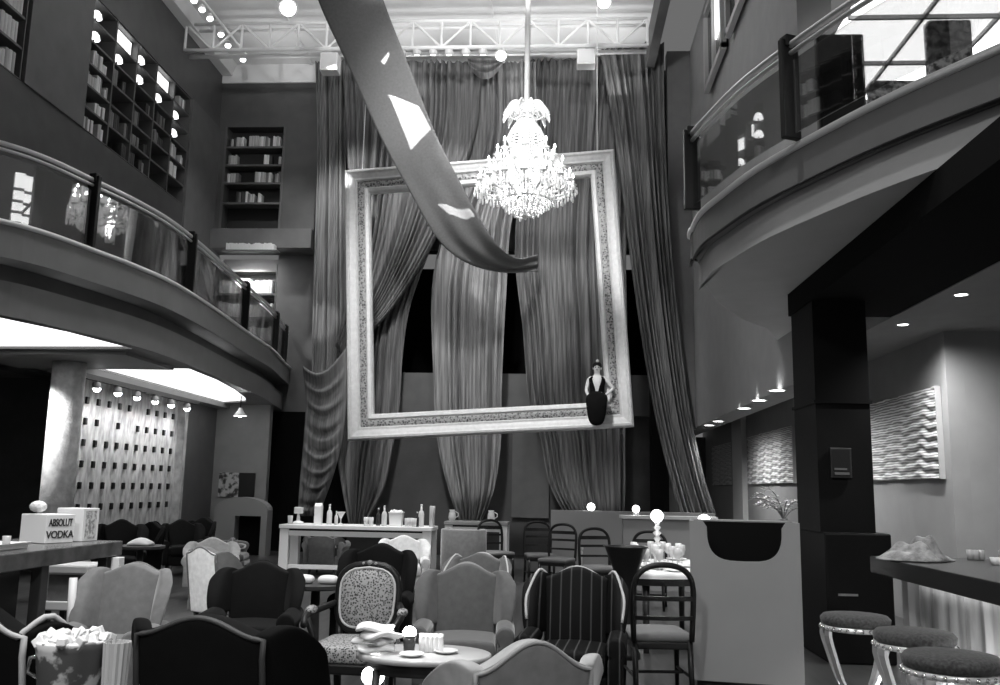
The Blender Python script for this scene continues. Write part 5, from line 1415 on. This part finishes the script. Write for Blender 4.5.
for k, (px, py) in enumerate(((903, 324), (961, 294), (777, 390), (759, 400), (744, 408), (718, 421), (709, 425))):
    q = PZ(px, py, 3.46 if k < 2 else 3.0)
    t = thing('downlight', ('recessed ceiling light nearer the black pier over the bar', 'recessed ceiling light nearest the right picture edge over the bar', 'nearest recessed light of the corridor row', 'second recessed light of the corridor row', 'third recessed light of the corridor row', 'fourth recessed light of the corridor row', 'farthest recessed light of the corridor row')[k], 'ceiling light', q)
    rd_ = .06 if k < 2 else .11
    obj('ring', MB().lathe([(rd_*1.25, 0), (rd_*1.25, -.012), (rd_, -.012), (rd_*.95, 0)], (0, 0, 0), 20, False, False), mat('fixture_white', .7, .4), t, True)
    obj('lens', MB().lathe([(rd_, -.006), (.005, -.012)], (0, 0, 0), 20), mat_emit('downlight_lens', 12), t, True)
    light('SPOT', q+Vector((0, 0, -.04)), 300 if k < 2 else 160, q+Vector((.35, 0, -2)), .05, 150, 1.0)
pp = PY(783, 500, 12.6)
pt = thing('potted_plant', 'pale leafy plant in a slender vase just left of the black pier', 'plant', (pp.x, 12.6, 0)); zb0 = pp.z-.25
obj('pedestal', MB().box(-.15, .15, -.15, .15, 0, zb0-.35), mat('partition_paint', .26, .6), pt, bevel=.01)
obj('vase', MB().lathe([(.06, zb0-.35), (.09, zb0-.2), (.05, zb0-.02), (.065, zb0), (.05, zb0)], (0, 0, 0), 18), mat('vase_grey', .3, .3), pt, True)
lf = MB(); rl = random.Random(12); br = MB()
for k in range(16):
    a = rl.uniform(0, 6.28); tl = rl.uniform(.25, .45); h = rl.uniform(.15, .42)
    pts = [Vector((0, 0, zb0-.02)), Vector((tl*.3*math.cos(a), tl*.3*math.sin(a), zb0+h*.7)), Vector((tl*.75*math.cos(a), tl*.75*math.sin(a), zb0+h)), Vector((tl*math.cos(a), tl*math.sin(a), zb0+h*.85))]
    pts = [interp(pts, q/8) for q in range(9)]; br.tube(pts, .006, 4)
    for p_ in pts[2:]:
        for s in (-1, 1):
            d = Vector((math.cos(a+s*1.1), math.sin(a+s*1.1), rl.uniform(-.2, .5))).normalized(); n_ = d.cross(Vector((0, 0, 1))).normalized()*.014; l = rl.uniform(.05, .09)
            b0 = len(lf.v); lf.v += [p_, p_+d*l*.5+n_, p_+d*l, p_+d*l*.5-n_]; lf.f.append((b0, b0+1, b0+2, b0+3))
obj('branches', br, mat('branch', .15, .7), pt); tag(obj('leaves', lf, mat('pale_leaf', .6, .6), pt, False, solid=.003), kind='stuff')
# furniture up on the right mezzanine, seen through its glass
def high_bench(label, px0, px1, pyt, Y, m, deg=0):
    a, b = PY(px0, pyt, Y), PY(px1, pyt, Y); w = (b.x-a.x)/2; z = a.z-ZE
    t = thing('high_backed_chair', label, 'chair', ((a.x+b.x)/2, Y, ZE), math.radians(deg))
    obj('backrest', MB().box(-w, w, -.06, .08, .35, z), m, t, bevel=.03)
    obj('seat', MB().box(-w, w, .08, .6, .35, .5), m, t, bevel=.03)
    for sx in (-1, 1):
        for y in (-.02, .52): obj('leg', MB().tube([(sx*(w-.05), y, .36), (sx*(w-.05), y, 0)], [.025, .02], 8), BLACK, t)
    return t
SPK = mat_spots('speckled_upholstery', .10, .7, 16, .5, .7, 'NOISE', 'Object', (1, 1, 1), .1)
high_bench('speckled high backed chair on the mezzanine at the top right', 925, 969, 22, 8.2, SPK)
high_bench('low speckled bench beside the high backed chair on the mezzanine', 868, 920, 82, 9.1, SPK)
high_bench('tall black high backed chair on the mezzanine beside the glass post', 815, 862, 36, 10.3, BLACK)
# ---------------------------------------------------------------- light
w = bpy.data.worlds.new('world'); SC.world = w; w.use_nodes = True
bg = w.node_tree.nodes['Background']; bg.inputs['Color'].default_value = (1, 1, 1, 1); bg.inputs['Strength'].default_value = .15
# unseen lamps added to brighten the ceiling, and curtain washes
for x, p in ((-6.5, 25), (-3.6, 32), (-1.0, 45), (1.2, 40)):
    light('AREA', (x, 19.6, 10.6), p*.42, (x, 19.2, 12.05), .8)
    light('AREA', (x, 15.2, 10.9), p*1.15, (x, 15.0, 12.05), 1.0)
    light('SPOT', (x*.8, 12.5, 10.6), p*17, (x, 18.5, 11.5), .2, 50, .8)
for x, p in ((-7, 300), (-5, 700), (-2.6, 700), (-.6, 550), (1.2, 250)):
    light('SPOT', (x, 18.2, 10.9), p, (x*.95, 20.6, 5.0), .12, 75, .7)
light('SPOT', (-8.0, 12.2, 3.25), 320, (-7.3, 13.0, 1.6), .08, 70, .5)      # downlight by the column
# hall downlights over the seating (ceiling nearer the camera, above the picture)
for x, y, p in ((-4.5, 6, 1500), (-1, 5, 1300), (0.2, 7.2, 1200), (-3, 11, 1300), (0.8, 12, 900)):
    light('SPOT', (x, y, 11.8), p, (x*.9, y+.6, 0), .25, 62, .6)
# lights of the hall behind the camera
for x, y, p in ((-3.0, -1.0, 1100), (1.5, -1.0, 850)):
    light('SPOT', (x, y, 7.5), p, (x*.4, 6.5, .6), .3, 62, .7)
# unseen narrow spots added to brighten tables, cartons, white chair back and bucket
light('SPOT', (-2.4, 12.2, 11.6), 4200, (-2.3, 14.3, 1.0), .12, 22, .5)
light('SPOT', (1.5, 8.5, 11.6), 1500, (1.4, 10.0, .8), .12, 16, .5)
light('SPOT', (-3.4, 4.0, 11.6), 2200, (-4.1, 7.2, 1.15), .12, 7, .4)
light('SPOT', (-1.0, -1.0, 7.5), 4000, (-3.72, 9.5, .8), .1, 5, .4)
light('SPOT', (-1.0, -.5, 9), 900, (-1.35, 2.9, 1.0), .1, 7, .4)
light('SPOT', (-1.4, 4.5, 11.6), 900, (-1.2, 5.3, .6), .12, 10, .5)
# front light on the giant frame
light('SPOT', (-2.5, 7.5, 11.5), 5500, (-1.4, 18, 5.2), .6, 34, .4)
light('SPOT', (-1.5, 3.0, 11.6), 1800, (-1.6, 14.6, 9.2), .3, 30, .9)  # unseen wash added to brighten the upper sash
# small profile spots drawing hard patches on the sash
def on_sash(v, u):
    l = interp(sash_l, v); r = interp(sash_r, v); y = l.z+(r.z-l.z)*u
    return PY(l.x+(r.x-l.x)*u, l.y+(r.y-l.y)*u, y)
def sash_px(px, py):
    """the point of the sash seen at a pixel (nearest of a fine sampling)"""
    best = None
    for a in range(121):
        for b in range(21):
            p = on_sash(a/120*.8, b/20); c = W2C @ (p-EYE); x, y = CX+F*c.x/-c.z, CY-F*c.y/-c.z
            d = (x-px)**2+(y-py)**2
            if best is None or d < best[0]: best = (d, p)
    return best[1]
profile_beam((-1.2, 6.0, 11.6), [sash_px(*q) for q in ((389, 97), (419, 106), (430, 131), (412, 152))], 34000)
profile_beam((-1.5, 6.0, 11.6), [sash_px(*q) for q in ((438, 205), (470, 211), (476, 221), (450, 217))], 42000)
profile_beam((-1.0, 7.0, 11.6), [sash_px(*q) for q in ((381, 63), (388, 54), (391, 57), (384, 67))], 20000)
light('SPOT', (-5.5, 9.0, 7.5), 6000, PY(375, 208, 20.2), .03, 2.6, .7)
# stray profile beams catching folds of the curtains inside the frame
for px, py, p, c in ((473, 290, 4000, 2.2), (497, 290, 4000, 1.8), (322, 315, 5000, 3.5)):
    light('SPOT', (-2.5, 6.5, 11.6), p, PY(px, py, 20.3), .03, c, .7)
vs = SC.view_settings; vs.view_transform = 'Standard'; vs.look = 'None'; vs.exposure = 0.0; vs.gamma = 1.0; vs.use_curve_mapping = False
SC.cycles.max_bounces = 6; SC.cycles.diffuse_bounces = 3; SC.cycles.transparent_max_bounces = 12
SC.cycles.sample_clamp_indirect = 4.0
SC.cycles.use_denoising = True
